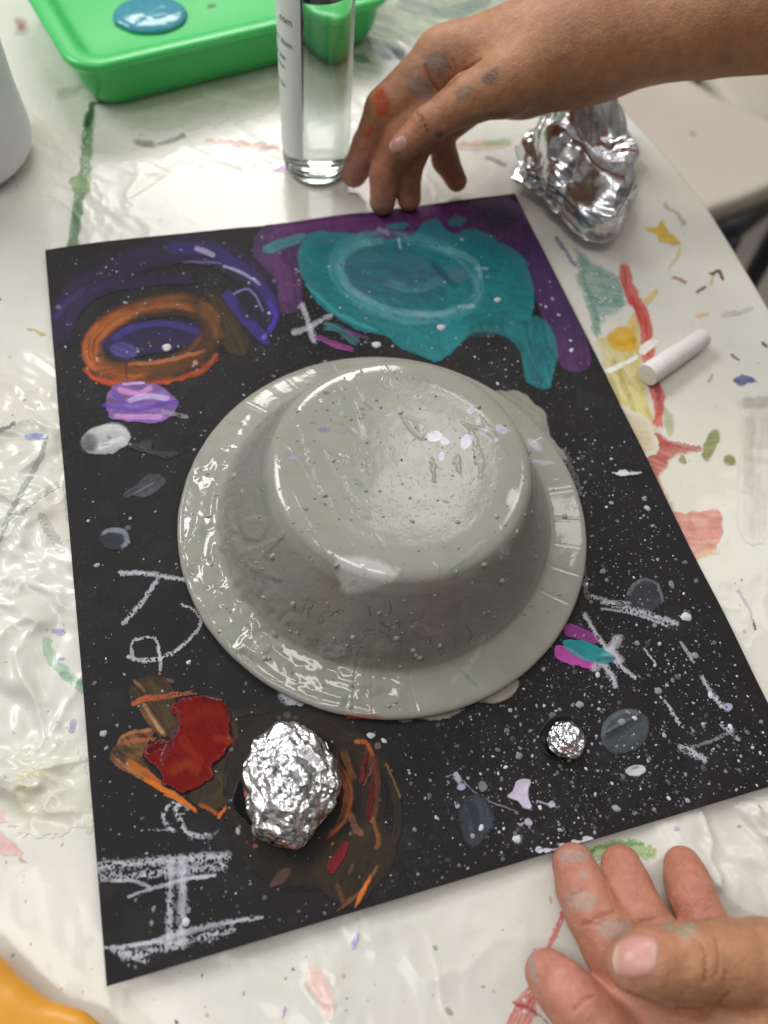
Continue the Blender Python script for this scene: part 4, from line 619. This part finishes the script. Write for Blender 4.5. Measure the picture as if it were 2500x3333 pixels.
# ---------------------------------------------------------------- green tray
HT = .027
A_ = at(90, 89, HT); B_ = at(497, -6, HT); Lx = np.linalg.norm((B_ - A_)[:2]); ex = (B_ - A_) / Lx; ex[2] = 0; ey = np.array([-ex[1], ex[0], 0])
root = empty('green_tray', tuple(A_[:2]) + (.0003,)); root.rotation_euler = (0, 0, math.atan2(ex[1], ex[0])); tag(root, 'green plastic paint tray with rounded lip behind the clear bottle', 'tray')
def rrect(x0, y0, x1, y1, r, n=10):
    o = []
    for cx_, cy_, a0_ in ((x1 - r, y0 + r, -90), (x1 - r, y1 - r, 0), (x0 + r, y1 - r, 90), (x0 + r, y0 + r, 180)):
        for t_ in np.linspace(0, 90, n): q = math.radians(a0_ + t_); o.append((cx_ + r * math.cos(q), cy_ + r * math.sin(q)))
    return np.array(o)
def tray_shell():
    Ly = .115; rows = []; spec = [(.010, .000, .012), (.006, .006, .014), (.0045, .014, .015), (.004, HT - .006, .015), (.0005, HT - .005, .017), (-.0008, HT - .003, .018), (-.0004, HT - .001, .018), (.001, HT, .017), (.006, HT - .0002, .014), (.0085, HT - .001, .012), (.0105, HT - .004, .011), (.012, HT - .007, .010), (.0145, HT - .0085, .008), (.03, HT - .009, .006), (.05, HT - .009, .004)]
    for ins, z, r in spec: rows.append(np.column_stack([rrect(ins, ins, Lx - ins, Ly - ins, r), np.full(40, z)]))
    V = np.concatenate(rows); F = [tuple(f) for f in grid_faces(40, len(rows), True)] + [tuple(range(len(V) - 40, len(V)))]
    m = bpy.data.meshes.new('tray_shell'); m.from_pydata([tuple(v) for v in V], [], F); m.materials.append(M['green']); m.polygons.foreach_set('use_smooth', np.full(len(F), True))
    o = obj('tray_shell', m, root); md = o.modifiers.new('sub', 'SUBSURF'); md.levels = 2; md.render_levels = 2
tray_shell()
_sp = []; _cl = []
for x, y, r_, c_ in [(204, 58, 5, (226, 140, 70)), (112, 16, 5, (120, 150, 110)), (118, 58, 4, (100, 160, 140)), (262, 8, 6, (110, 140, 100)), (270, 30, 2.5, (60, 120, 80)), (300, 14, 2, (60, 110, 90)), (95, 30, 2, (90, 130, 100)), (235, 60, 2, (70, 140, 150)), (160, 62, 2, (70, 140, 150))]:
    _p = at(x, y, HT - .0089); _q = (Matrix.Translation(root.location) @ root.rotation_euler.to_matrix().to_4x4()).inverted() @ Vector(_p); _sp.append((np.array(_q), (0, 0, 1), r_ * .00042, 1.5, .5)); _cl.append(lin(c_))
discs('paint_speck', _sp, M['poster'], root, _cl, dome=.1)
pc = at(187, 22, HT - .009); pe = at(234, 22, HT - .009); rp = np.linalg.norm(pe - pc)
V, F = icos(5); k = 1 + .14 * (fbm(V[:, 0] * 1.2 + 3, V[:, 1] * 1.2, 8, 2) - .5); pr = np.stack([V[:, 0] * rp * k, V[:, 1] * rp * .82 * k, np.where(V[:, 2] > 0, np.sqrt(np.maximum(V[:, 2], 0)) * .0036 * (1 + .25 * (fbm(V[:, 0] * 2.5, V[:, 1] * 2.5, 12, 3) - .5)), 0)], -1)
pd = obj('paint_puddle', mesh_np('paint_puddle', pr, F, M['puddle'])); pd.location = tuple(pc[:2]) + (HT - .0086,); tag(pd, 'glossy teal blue paint puddle on the green tray', 'paint')
# ---------------------------------------------------------------- yellow plastic handle, bottom left
def sdf_mesh(blocks, lo, hi, vox):
    n = np.ceil((np.array(hi) - lo) / vox).astype(int) + 1; ax = [lo[i] + vox * np.arange(n[i]) for i in range(3)]
    D = np.full(n, .05); 
    for ch_, kk in blocks:
        # every block is a chain of tapered capsules merged with its own blend, then merged with radius kk
        pts = np.array([c[:3] for c in ch_]); rs = np.array([c[3] for c in ch_]); mgn = rs.max() + .012
        i0 = [max(int((pts[:, i].min() - mgn - lo[i]) / vox), 0) for i in range(3)]; i1 = [min(int((pts[:, i].max() + mgn - lo[i]) / vox) + 2, n[i]) for i in range(3)]
        if any(i1[i] <= i0[i] for i in range(3)): continue
        sl = tuple(slice(i0[i], i1[i]) for i in range(3)); gx, gy, gz = np.meshgrid(*[ax[i][sl[i]] for i in range(3)], indexing='ij', sparse=True); d = None
        for a_, b_, ra, rb in zip(pts[:-1], pts[1:], rs[:-1], rs[1:]):
            ab = b_ - a_; t_ = np.clip(((gx - a_[0]) * ab[0] + (gy - a_[1]) * ab[1] + (gz - a_[2]) * ab[2]) / (ab @ ab), 0, 1)
            q = np.sqrt((gx - a_[0] - t_ * ab[0]) ** 2 + (gy - a_[1] - t_ * ab[1]) ** 2 + (gz - a_[2] - t_ * ab[2]) ** 2) - (ra + t_ * (rb - ra))
            d = q if d is None else smin(d, q, .0025)
        D[sl] = smin(D[sl], d, kk)
    return surface_nets(D, lo, vox)
def smin(a_, b_, k):
    if k <= 0: return np.minimum(a_, b_)
    h = np.maximum(k - np.abs(a_ - b_), 0) / k; return np.minimum(a_, b_) - h * h * k * .25
def surface_nets(D, lo, vox):
    ins = D < 0; s8 = [ins[i:ins.shape[0] - 1 + i, j:ins.shape[1] - 1 + j, k:ins.shape[2] - 1 + k] for i in (0, 1) for j in (0, 1) for k in (0, 1)]
    cnt = sum(s.astype(np.int8) for s in s8); act = (cnt > 0) & (cnt < 8); idx = np.full(act.shape, -1, np.int64); cells = np.argwhere(act); idx[act] = np.arange(len(cells))
    acc = np.zeros((len(cells), 3)); num = np.zeros(len(cells)); cr = [(i, j, k) for i in (0, 1) for j in (0, 1) for k in (0, 1)]
    vals = np.stack([D[cells[:, 0] + i, cells[:, 1] + j, cells[:, 2] + k] for i, j, k in cr], 1)
    for p in range(8):
        for q in range(p + 1, 8):
            df = np.abs(np.array(cr[p]) - cr[q])
            if df.sum() != 1: continue
            va_, vb_ = vals[:, p], vals[:, q]; m_ = (va_ < 0) != (vb_ < 0); t_ = np.where(m_, va_ / np.where(m_, va_ - vb_, 1), 0)
            pt = np.array(cr[p]) + t_[:, None] * (np.array(cr[q]) - np.array(cr[p])); acc += np.where(m_[:, None], pt, 0); num += m_
    V = np.array(lo) + (cells + acc / num[:, None]) * vox; F = []
    for axn in range(3):
        sl0 = [slice(None)] * 3; sl1 = [slice(None)] * 3; sl0[axn] = slice(0, -1); sl1[axn] = slice(1, None)
        e = ins[tuple(sl0)] != ins[tuple(sl1)]; P = np.argwhere(e); u_, v_ = [(1, 2), (2, 0), (0, 1)][axn]
        P = P[(P[:, u_] > 0) & (P[:, v_] > 0) & (P[:, u_] < act.shape[u_]) & (P[:, v_] < act.shape[v_])]
        o1 = np.zeros(3, int); o1[u_] = 1; o2 = np.zeros(3, int); o2[v_] = 1
        g = lambda Q: idx[Q[:, 0], Q[:, 1], Q[:, 2]]
        q = np.stack([g(P - o1 - o2), g(P - o2), g(P), g(P - o1)], 1); fl = ins[P[:, 0], P[:, 1], P[:, 2]]; q[~fl] = q[~fl][:, ::-1]; F.append(q[(q >= 0).all(1)])
    F = np.concatenate(F)
    for it in range(3):                       # light relaxation
        A2_ = np.zeros_like(V); c_ = np.zeros(len(V))
        for i in range(4):
            np.add.at(A2_, F[:, i], V[F[:, (i + 1) % 4]] + V[F[:, (i + 3) % 4]]); np.add.at(c_, F[:, i], 2)
        V = V * .4 + .6 * A2_ / np.maximum(c_, 1)[:, None]
    return V, F
def vnormals(V, F):
    n = np.cross(V[F[:, 2]] - V[F[:, 0]], V[F[:, 3]] - V[F[:, 1]]); N = np.zeros_like(V)
    for i in range(4): np.add.at(N, F[:, i], n)
    return N / np.maximum(np.linalg.norm(N, axis=1), 1e-12)[:, None]
def J(x, y, z, r): return tuple(at(x, y, z)) + (r,)
hz = .011
_J = lambda x, y, z, r: J(x - 8, y + 10, z, r)
hp = [J(q[0] - 13, q[1] + 17, hz, .0042) for q in [(-30, 1165), (0, 1203), (25, 1228), (52, 1246), (80, 1254), (104, 1262), (124, 1280), (134, 1310), (128, 1345), (100, 1370), (65, 1365), (40, 1335), (38, 1295), (54, 1264)]]
web = [J(q[0] - 13, q[1] + 17, hz, .0070) for q in [(-60, 1185), (-28, 1222), (5, 1258), (22, 1300), (24, 1360)]]
web2 = [J(q[0] - 13, q[1] + 17, hz, .0075) for q in [(-90, 1220), (-50, 1290), (-10, 1370)]]
P = np.array([p[:3] for p in hp + web + web2]); V, F = sdf_mesh([(hp, .004), (web, .008), (web2, .008)], P.min(0) - .012, P.max(0) + .012, .0011)
V[:, 2] = .0008 + np.maximum(V[:, 2] - hz, -.0095) * .8 + .0085
hd = obj('plastic_handle', mesh_np('plastic_handle', V, F, M['yellow'])); tag(hd, 'yellow orange plastic handle with a finger hole at the lower left corner', 'handle')
# ---------------------------------------------------------------- hands
def hand(label, blocks, vox, lo, hi, base, paints, creases, nails, palm=None):
    V, F = sdf_mesh(blocks, np.array(lo), np.array(hi), vox); N = vnormals(V, F); px, py = proj(V); face = sst(-.1, .25, np.sum(N * (CAM - V), 1) / np.linalg.norm(CAM - V, axis=1))
    C = np.tile(lin(base), (len(V), 1)) * (1 + .25 * (fbm(px * .03, py * .03, 5, 3)[:, None] - .5)); A = np.ones(len(V))
    if palm: C = palm(V, N, px, py, C)
    C, A, _, _ = paint(px, py, paints, C, A); 
    if creases:
        cc, ca, _, _ = paint(px, py, creases); V = V - N * (ca * face * .0007)[:, None]; C = C * (1 - .45 * (ca * face)[:, None] * np.array([.6, 1, 1]))
    o = obj('person', mesh_np('person', V, F, M['skin'], np.column_stack([C, np.ones(len(V))]))); tag(o, label, 'person')
    bv = BVHTree.FromPolygons([tuple(v) for v in V], [tuple(int(i) for i in f) for f in F])
    for pts, out in nails:
        # nail plate: a small convex grid laid on the fingertip
        L_ = smooth_line(pts, True, 8); c = L_.mean(0); rows = []
        for q in np.linspace(0.02, 1, 9):
            rows.append([c + (p - c) * q for p in L_])
        VV = []; ok = True
        for q, row in zip(np.linspace(.02, 1, 9), rows):
            for p in row:
                h = cam_hit(bv, p[0], p[1])
                if h[0] is None: ok = False; VV.append(VV[-1] if VV else Vector(CAM)); continue
                VV.append(h[0] + Vector(h[1]).normalized() * (1 if Vector(h[1]).dot(Vector(CAM) - h[0]) > 0 else -1) * (.00055 * (1 - q ** 6) - .00005))
        VA = np.array([list(v) for v in VV]); nx_, ny_ = proj(VA); q_ = np.repeat(np.linspace(.02, 1, 9), len(L_)); c_ = L_.mean(0); fe = sst(.62, .9, q_ * np.clip((c_[0] - nx_) / np.maximum(np.hypot(nx_ - c_[0], ny_ - c_[1]), 1e-6), 0, 1)); lu = sst(.5, .75, q_ * np.clip((nx_ - c_[0]) / np.maximum(np.hypot(nx_ - c_[0], ny_ - c_[1]), 1e-6), 0, 1))
        bs = lin(out); NC = bs + (lin((228, 208, 190)) - bs) * (fe * .8)[:, None] + (lin((222, 190, 180)) - bs) * (lu * .4)[:, None]; NC = NC * (1 - .45 * sst(.93, 1, q_) * (1 - fe))[:, None] * (.94 + .12 * vn(ny_ * 1.4, nx_ * .05, 3))[:, None]
        m = mesh_np('fingernail', VA, grid_faces(len(L_), 9, True), M['nail'], np.column_stack([NC, np.ones(len(NC))])); obj('fingernail', m, o)
    return o
# hand reaching down behind the poster
wr_ = J(735, 50, .068, .0185)
top_blocks = [
 ([J(1120, -14, .100, .027), J(1010, 0, .094, .0250), J(880, 22, .084, .0215), J(800, 40, .075, .0195), wr_], .012),
 ([wr_, J(640, 62, .060, .0175), J(560, 72, .054, .0125)], .012), ([wr_, J(640, 84, .056, .0165), J(572, 92, .046, .0125)], .012), ([wr_, J(650, 92, .050, .015), J(600, 106, .042, .011)], .012),
 ([J(560, 74, .054, .0125), J(546, 76, .053, .0118), J(486, 128, .042, .0092)], .006), ([J(486, 128, .042, .0090), J(478, 135, .040, .0087), J(457, 182, .022, .0075), J(439, 215, .009, .0062)], .0008),
 ([J(572, 92, .046, .011), J(505, 166, .035, .0078)], .003), ([J(505, 166, .035, .0077), J(497, 174, .033, .0077), J(478, 215, .018, .0070), J(474, 250, .0075, .0060)], .0004),
 ([J(590, 98, .043, .0105), J(528, 160, .032, .0072)], .003), ([J(528, 160, .032, .0071), J(522, 168, .030, .0071), J(504, 212, .017, .0065), J(507, 246, .0075, .0056)], .0004),
 ([J(608, 108, .040, .0095), J(548, 164, .029, .0064)], .003), ([J(548, 164, .029, .0063), J(546, 170, .028, .0063), J(552, 198, .017, .0059), J(566, 224, .0075, .0050)], .0004),
 ([J(690, 62, .064, .0155), J(625, 104, .060, .0126), J(590, 119, .056, .0100)], .006), ([J(590, 119, .056, .0100), J(582, 121, .055, .0096), J(530, 155, .049, .0070), J(499, 182, .042, .0054)], .0008),
]
def palm_top(V, N, px, py, C):
    w = sst(230, 150, px * .0 + 0) * 0 + sst(120, 200, py) * sst(600, 560, px); return C * (1 - w[:, None]) + C * w[:, None] * np.array([1.02, .86, .95])
tp = lambda pts: [(380.8 + x * .28, 19 + y * .28) for x, y in pts]       # crop 1000..1700 x 50..750
top_paint = [B(tp([(300, 325), (330, 320), (356, 345), (362, 400), (345, 445), (315, 450), (296, 400)]), (206, 86, 30), .95, 3), B(tp([(248, 530), (262, 500), (280, 480), (298, 510), (280, 530), (262, 555)]), (204, 88, 40), .9, 3), B(tp([(520, 200), (560, 160), (620, 170), (640, 230), (610, 270), (560, 260)]), (132, 122, 116), .75, 10, .6, 50), B(tp([(435, 320), (460, 270), (520, 270), (560, 320), (540, 370), (470, 375)]), (116, 106, 102), .8, 8, .5, 40), B(tp([(650, 340), (690, 305), (730, 320), (720, 370), (670, 390)]), (138, 122, 106), .6, 8, .6), B(tp([(770, 290), (800, 240), (850, 230), (845, 270), (810, 310)]), (84, 76, 74), .75, 8, .6, 30), B(tp(ell(586, 523, 20, 17)), (64, 62, 64), .9, 4), B(tp(ell(440, 250, 50, 24, -30)), (140, 110, 110), .4, 10), B(tp([(170, 610), (260, 600), (290, 660), (240, 770), (150, 770)]), (176, 130, 124), .6, 10), B(tp([(280, 800), (370, 790), (380, 870), (300, 880)]), (130, 108, 108), .5, 10)]
for _i in (2, 3, 4, 5): top_paint[_i].update(soft=4.0, a=.85, streak=.5, wob=3.5)
for _i in (2, 3): top_paint[_i]['c'] = (142, 134, 130)
top_crease = [S(tp([(500, 440), (515, 470), (530, 510)]), 2.2, (0, 0, 0), 1, streak=0, wob=.4), S(tp([(480, 430), (500, 470), (505, 505)]), 1.8, (0, 0, 0), .7, streak=0, wob=.4), S(tp([(520, 220), (545, 280), (585, 335)]), 2.5, (0, 0, 0), 1, streak=0, wob=.4), S(tp([(640, 190), (660, 240), (640, 290)]), 1.5, (0, 0, 0), .6, streak=0, wob=.4), S(tp([(600, 180), (640, 250)]), 1.3, (0, 0, 0), .5, streak=0, wob=.4), S(tp([(770, 190), (700, 240), (600, 330)]), 3, (0, 0, 0), 1, streak=0, wob=.4), S(tp([(230, 595), (260, 600)]), 2, (0, 0, 0), .6, streak=0, wob=.4), S(tp([(235, 400), (270, 440)]), 2.2, (0, 0, 0), .5, streak=0, wob=.4), S(tp([(890, 410), (860, 460), (850, 500)]), 1.5, (0, 0, 0), .6, streak=0, wob=.4)]
P = np.array([c[:3] for b_ in top_blocks for c in b_[0]])
hand('bare forearm and paint-marked hand reaching down to the table beside the clear bottle', top_blocks, .0008, np.minimum(P.min(0) - .03, [9, 9, 9]), np.minimum(P.max(0) + .03, [.33, 9, 9]), (182, 132, 98), top_paint, top_crease,
     [(tp([(362, 580), (380, 545), (415, 530), (440, 545), (442, 580), (415, 610), (380, 612)]), (182, 134, 120))], palm_top)
# relaxed hand at the lower right
bot_blocks = [
 ([J(905, 1262, .016, .0125), J(960, 1285, .018, .0165), J(1040, 1300, .022, .018), J(1150, 1310, .028, .020)], .010),
 ([J(800, 1320, .015, .0105), J(900, 1310, .016, .014), J(1000, 1310, .02, .018)], .010),
 ([J(679, 1206, .011, .0062), J(697, 1226, .014, .0069), J(718, 1250, .016, .0073), J(752, 1282, .016, .0081), J(804, 1328, .015, .0094)], .003),
 ([J(711, 1072, .0072, .0062), J(722, 1102, .010, .0070), J(736, 1134, .013, .0073), J(760, 1172, .014, .0082), J(820, 1250, .014, .0098), J(900, 1290, .015, .012)], .003),
 ([J(770, 1072, .0070, .0058), J(778, 1100, .009, .0066), J(792, 1132, .012, .0068), J(822, 1178, .014, .0078), J(870, 1246, .014, .0095), J(940, 1285, .016, .013)], .003),
 ([J(846, 1072, .0068, .0054), J(852, 1092, .009, .0061), J(858, 1112, .011, .0062), J(884, 1170, .013, .0072), J(930, 1245, .014, .0095), J(980, 1280, .016, .013)], .003),
 ([J(785, 1194, .034, .0068), J(806, 1192, .0342, .0080), J(858, 1190, .034, .0083), J(900, 1190, .032, .0094), J(950, 1196, .030, .0106), J(1010, 1215, .026, .014), J(1080, 1260, .024, .017)], .004),
]
bt_ = lambda pts: [(571 + x * .4, 990 + y * .4) for x, y in pts]
bot_paint = [B(bt_([(300, 180), (330, 160), (380, 165), (400, 185), (350, 195), (330, 210)]), (166, 158, 146), .95, 8, .5, 20, grain=.3), B(bt_([(368, 220), (395, 222), (392, 250), (372, 245)]), (162, 152, 140), .95, 6, .3, grain=.2), B(bt_([(330, 290), (360, 280), (410, 300), (418, 330), (370, 350), (330, 330)]), (168, 154, 140), .95, 8, .6, 20, grain=.3), B(bt_([(420, 390), (480, 370), (530, 390), (500, 430), (440, 430)]), (176, 150, 138), .6, 12, .6, 20, grain=.2), B(bt_(ell(640, 392, 20, 16)), (160, 148, 128), .95, 5), B(bt_([(665, 400), (700, 388), (735, 395), (725, 420), (705, 440), (680, 425)]), (162, 150, 130), .95, 5, .4, grain=.1), B(bt_([(205, 490), (222, 480), (240, 560), (245, 590), (225, 560)]), (160, 152, 146), .8, 6, grain=.2), B(bt_([(300, 170), (380, 160), (400, 330), (330, 330)]), (198, 130, 122), .55, 30), B(bt_([(440, 170), (540, 170), (580, 330), (500, 350)]), (190, 116, 104), .5, 30), B(bt_([(650, 170), (740, 200), (770, 330), (680, 350)]), (184, 112, 98), .5, 30), B(bt_([(210, 480), (320, 480), (420, 600), (330, 650)]), (210, 142, 134), .5, 30), B(bt_([(560, 380), (470, 440), (450, 540), (520, 590), (620, 560), (640, 430)]), (192, 132, 116), .45, 24)]
for _i in range(7): bot_paint[_i].update(soft=1.2, a=1.0, streak=.2, grain=.22, wob=3)
bot_crease = [S(bt_(p), w * 1.3, (0, 0, 0), a_, streak=0, wob=.5) for p, w, a_ in [([(380, 392), (430, 365), (480, 345)], 2.6, .9), ([(388, 402), (450, 372)], 1.6, .6), ([(335, 300), (400, 270)], 1.6, .6), ([(540, 385), (600, 372)], 2.2, .8), ([(350, 655), (380, 625), (410, 608)], 2.6, .9), ([(740, 440), (760, 500), (755, 570)], 2.6, .8), ([(790, 430), (800, 480), (795, 550)], 2.0, .7), ([(820, 540), (815, 590)], 1.8, .6), ([(720, 420), (730, 470)], 1.4, .5), ([(870, 520), (860, 580)], 1.4, .4), ([(700, 480), (715, 530)], 1.2, .4), ([(480, 345), (470, 330), (445, 250)], 1.2, .3), ([(520, 600), (640, 640), (800, 640)], 2.0, .6), ([(770, 660), (830, 605)], 2.2, .7)]]
def palm_bot(V, N, px, py, C):
    w = sst(.030, .022, V[:, 2]) * .55; return C * (1 - w[:, None]) + lin((194, 130, 114)) * w[:, None]
P = np.array([c[:3] for b_ in bot_blocks for c in b_[0]])
hand('relaxed open hand with grey paint flecks resting at the lower edge of the poster', bot_blocks, .0007, P.min(0) - .02, P.max(0) + .02, (182, 132, 100), bot_paint, bot_crease,
     [(bt_([(470, 490), (490, 440), (540, 418), (600, 430), (612, 470), (606, 520), (580, 550), (520, 556), (480, 540)]), (206, 152, 140))], palm_bot)
# ---------------------------------------------------------------- chair beyond the table
SZ = -.27
def chair():
    root = empty('chair', tuple(at(850, 190, SZ)[:2]) + (-.72,)); tag(root, 'beige plastic chair with dark metal frame standing beyond the table edge', 'chair')
    def sub(o): o.matrix_parent_inverse = Matrix.Translation((-root.location)); return o
    L_ = smooth_line([at(*q, SZ)[:2] for q in [(690, 110), (720, 40), (800, 60), (848, 92), (900, 124), (960, 150), (1010, 182), (985, 214), (940, 238), (890, 256), (850, 266), (770, 230)]], True, 8); c = L_.mean(0); n = len(L_)
    rows = [(.02, -.006), (.4, -.006), (.7, -.004), (.88, -.001), (.95, 0), (.985, -.003), (1.0, -.010), (1.0, -.022), (.98, -.026), (.6, -.022), (.02, -.022)]
    V = np.concatenate([np.column_stack([c + (L_ - c) * q, np.full(n, SZ + z)]) for q, z in rows]); sub(obj('seat', mesh_np('seat', V, grid_faces(n, len(rows), True), M['seat']), root))
    z2 = SZ - .040
    sub(tube('frame_bar', [at(868, 292, z2), at(905, 282, z2), at(952, 246, z2), at(1020, 190, z2)], .016, M['dark'], root)); sub(tube('frame_bar', [at(780, 150, z2), at(800, 240, z2), at(868, 292, z2)], .014, M['dark'], root))
    for q in ((905, 292), (1010, 205), (790, 160), (800, 235)):
        p = at(*q, z2); sub(tube('leg', [p, p * [1, 1, 0] + [.02, -.01, -.72]], .013, M['dark'], root))
chair()
def stool():
    root = empty('chair', tuple(at(905, 120, -.5)[:2]) + (-.72,)); tag(root, 'second chair behind the beige one, only its thin brown leg and pale seat showing', 'chair')
    def sub(o): o.matrix_parent_inverse = Matrix.Translation((-root.location)); return o
    a_ = at(922, 92, -.45); b_ = at(900, 150, -.72); sub(tube('leg', [a_, b_], .014, M['dark'], root))
    c = at(985, 60, -.42); L_ = rrect(-.17, -.16, .17, .16, .06); rows = [(.02, 0), (.9, 0), (1, -.008), (1, -.02), (.02, -.024)]
    V = np.concatenate([np.column_stack([c[:2] + L_ * q, np.full(len(L_), -.42 + z)]) for q, z in rows]); sub(obj('seat', mesh_np('seat', V, grid_faces(len(L_), len(rows), True), M['seat']), root))
    for dx, dy in ((.14, .12), (-.05, .13), (.14, -.12)): sub(tube('leg', [c + [dx, dy, -.02], c * [1, 1, 0] + [dx, dy, -.72]], .012, M['dark'], root))
stool()
# ---------------------------------------------------------------- light
w = bpy.data.worlds.new('World'); SC.world = w; w.use_nodes = True; nt = w.node_tree; bg = nt.nodes['Background']
t = NT.__new__(NT); t.t = nt; t.N = nt.nodes; t.b = None
tc = t.n('ShaderNodeTexCoord').outputs['Generated']; sx = t.n('ShaderNodeSeparateXYZ'); t.l(tc, sx.inputs[0])
c1 = t.ramp(sx.outputs['Z'], [(.0, (.16, .15, .14)), (.25, (.30, .29, .27)), (.55, (.62, .61, .58)), (1.0, (.62, .61, .58))])
nz_ = t.ramp(t.noise(2.6, 2, tc), [(.38, (.35, .35, .35)), (.62, (1.25, 1.25, 1.28))]); c2 = t.mix(1.0, c1, nz_, 'MULTIPLY')
dk = t.ramp(sx.outputs['Y'], [(.12, (.16, .15, .15)), (.62, (1, 1, 1))]); yy_ = t.math('MULTIPLY_ADD', sx.outputs['Y'], .5); yy_.node.inputs[2].default_value = .5; t.l(yy_, dk.node.inputs[0])
t.l(t.mix(1.0, c2, dk, 'MULTIPLY'), bg.inputs['Color']); bg.inputs['Strength'].default_value = 1.0
def area(name, loc, aim, sx_, sy_, P_, col=(1, .98, .95)):
    l = bpy.data.lights.new(name, 'AREA'); l.shape = 'RECTANGLE'; l.size = sx_; l.size_y = sy_; l.energy = P_; l.color = col
    o = bpy.data.objects.new(name, l); COL.objects.link(o); o.location = loc; o.rotation_euler = (Vector(aim) - Vector(loc)).to_track_quat('-Z', 'Y').to_euler(); return o
area('ceiling_panel', (.44, .86, 1.55), (.2, .4, 0), .17, .17, .55)
area('ceiling_panel', (.62, 1.02, 1.55), (.2, .4, 0), .22, .07, .5)
area('ceiling_panel', (.25, 2.0, 1.6), (.05, .3, 0), .9, .5, 20)
area('ceiling_panel', (-1.25, 1.15, 1.6), (-.6, .6, 0), .9, .5, 22, (.97, .98, 1))
area('ceiling_panel', (-.5, -.2, 1.7), (-.4, -.1, 0), .9, .25, 7)
area('ceiling_panel', (1.5, .6, 1.7), (.8, .3, 0), .3, 1.0, 5)
# ---------------------------------------------------------------- camera
cd = bpy.data.cameras.new('Camera'); cam = bpy.data.objects.new('Camera', cd); COL.objects.link(cam); SC.camera = cam
cd.sensor_fit = 'HORIZONTAL'; cd.sensor_width = 36; cd.lens = 1.03 * 36; cd.clip_start = .01; cd.clip_end = 20
Rw = RC.T @ np.diag([1, -1, -1]); cam.matrix_world = Matrix.Translation(CAM) @ Matrix(Rw.tolist()).to_4x4()
cd.dof.use_dof = True; cd.dof.focus_distance = .266; cd.dof.aperture_fstop = 10.5
SC.view_settings.view_transform = 'Standard'; SC.view_settings.look = 'None'; SC.view_settings.exposure = 0
SC.cycles.max_bounces = 10; SC.cycles.transmission_bounces = 10; SC.cycles.use_denoising = True
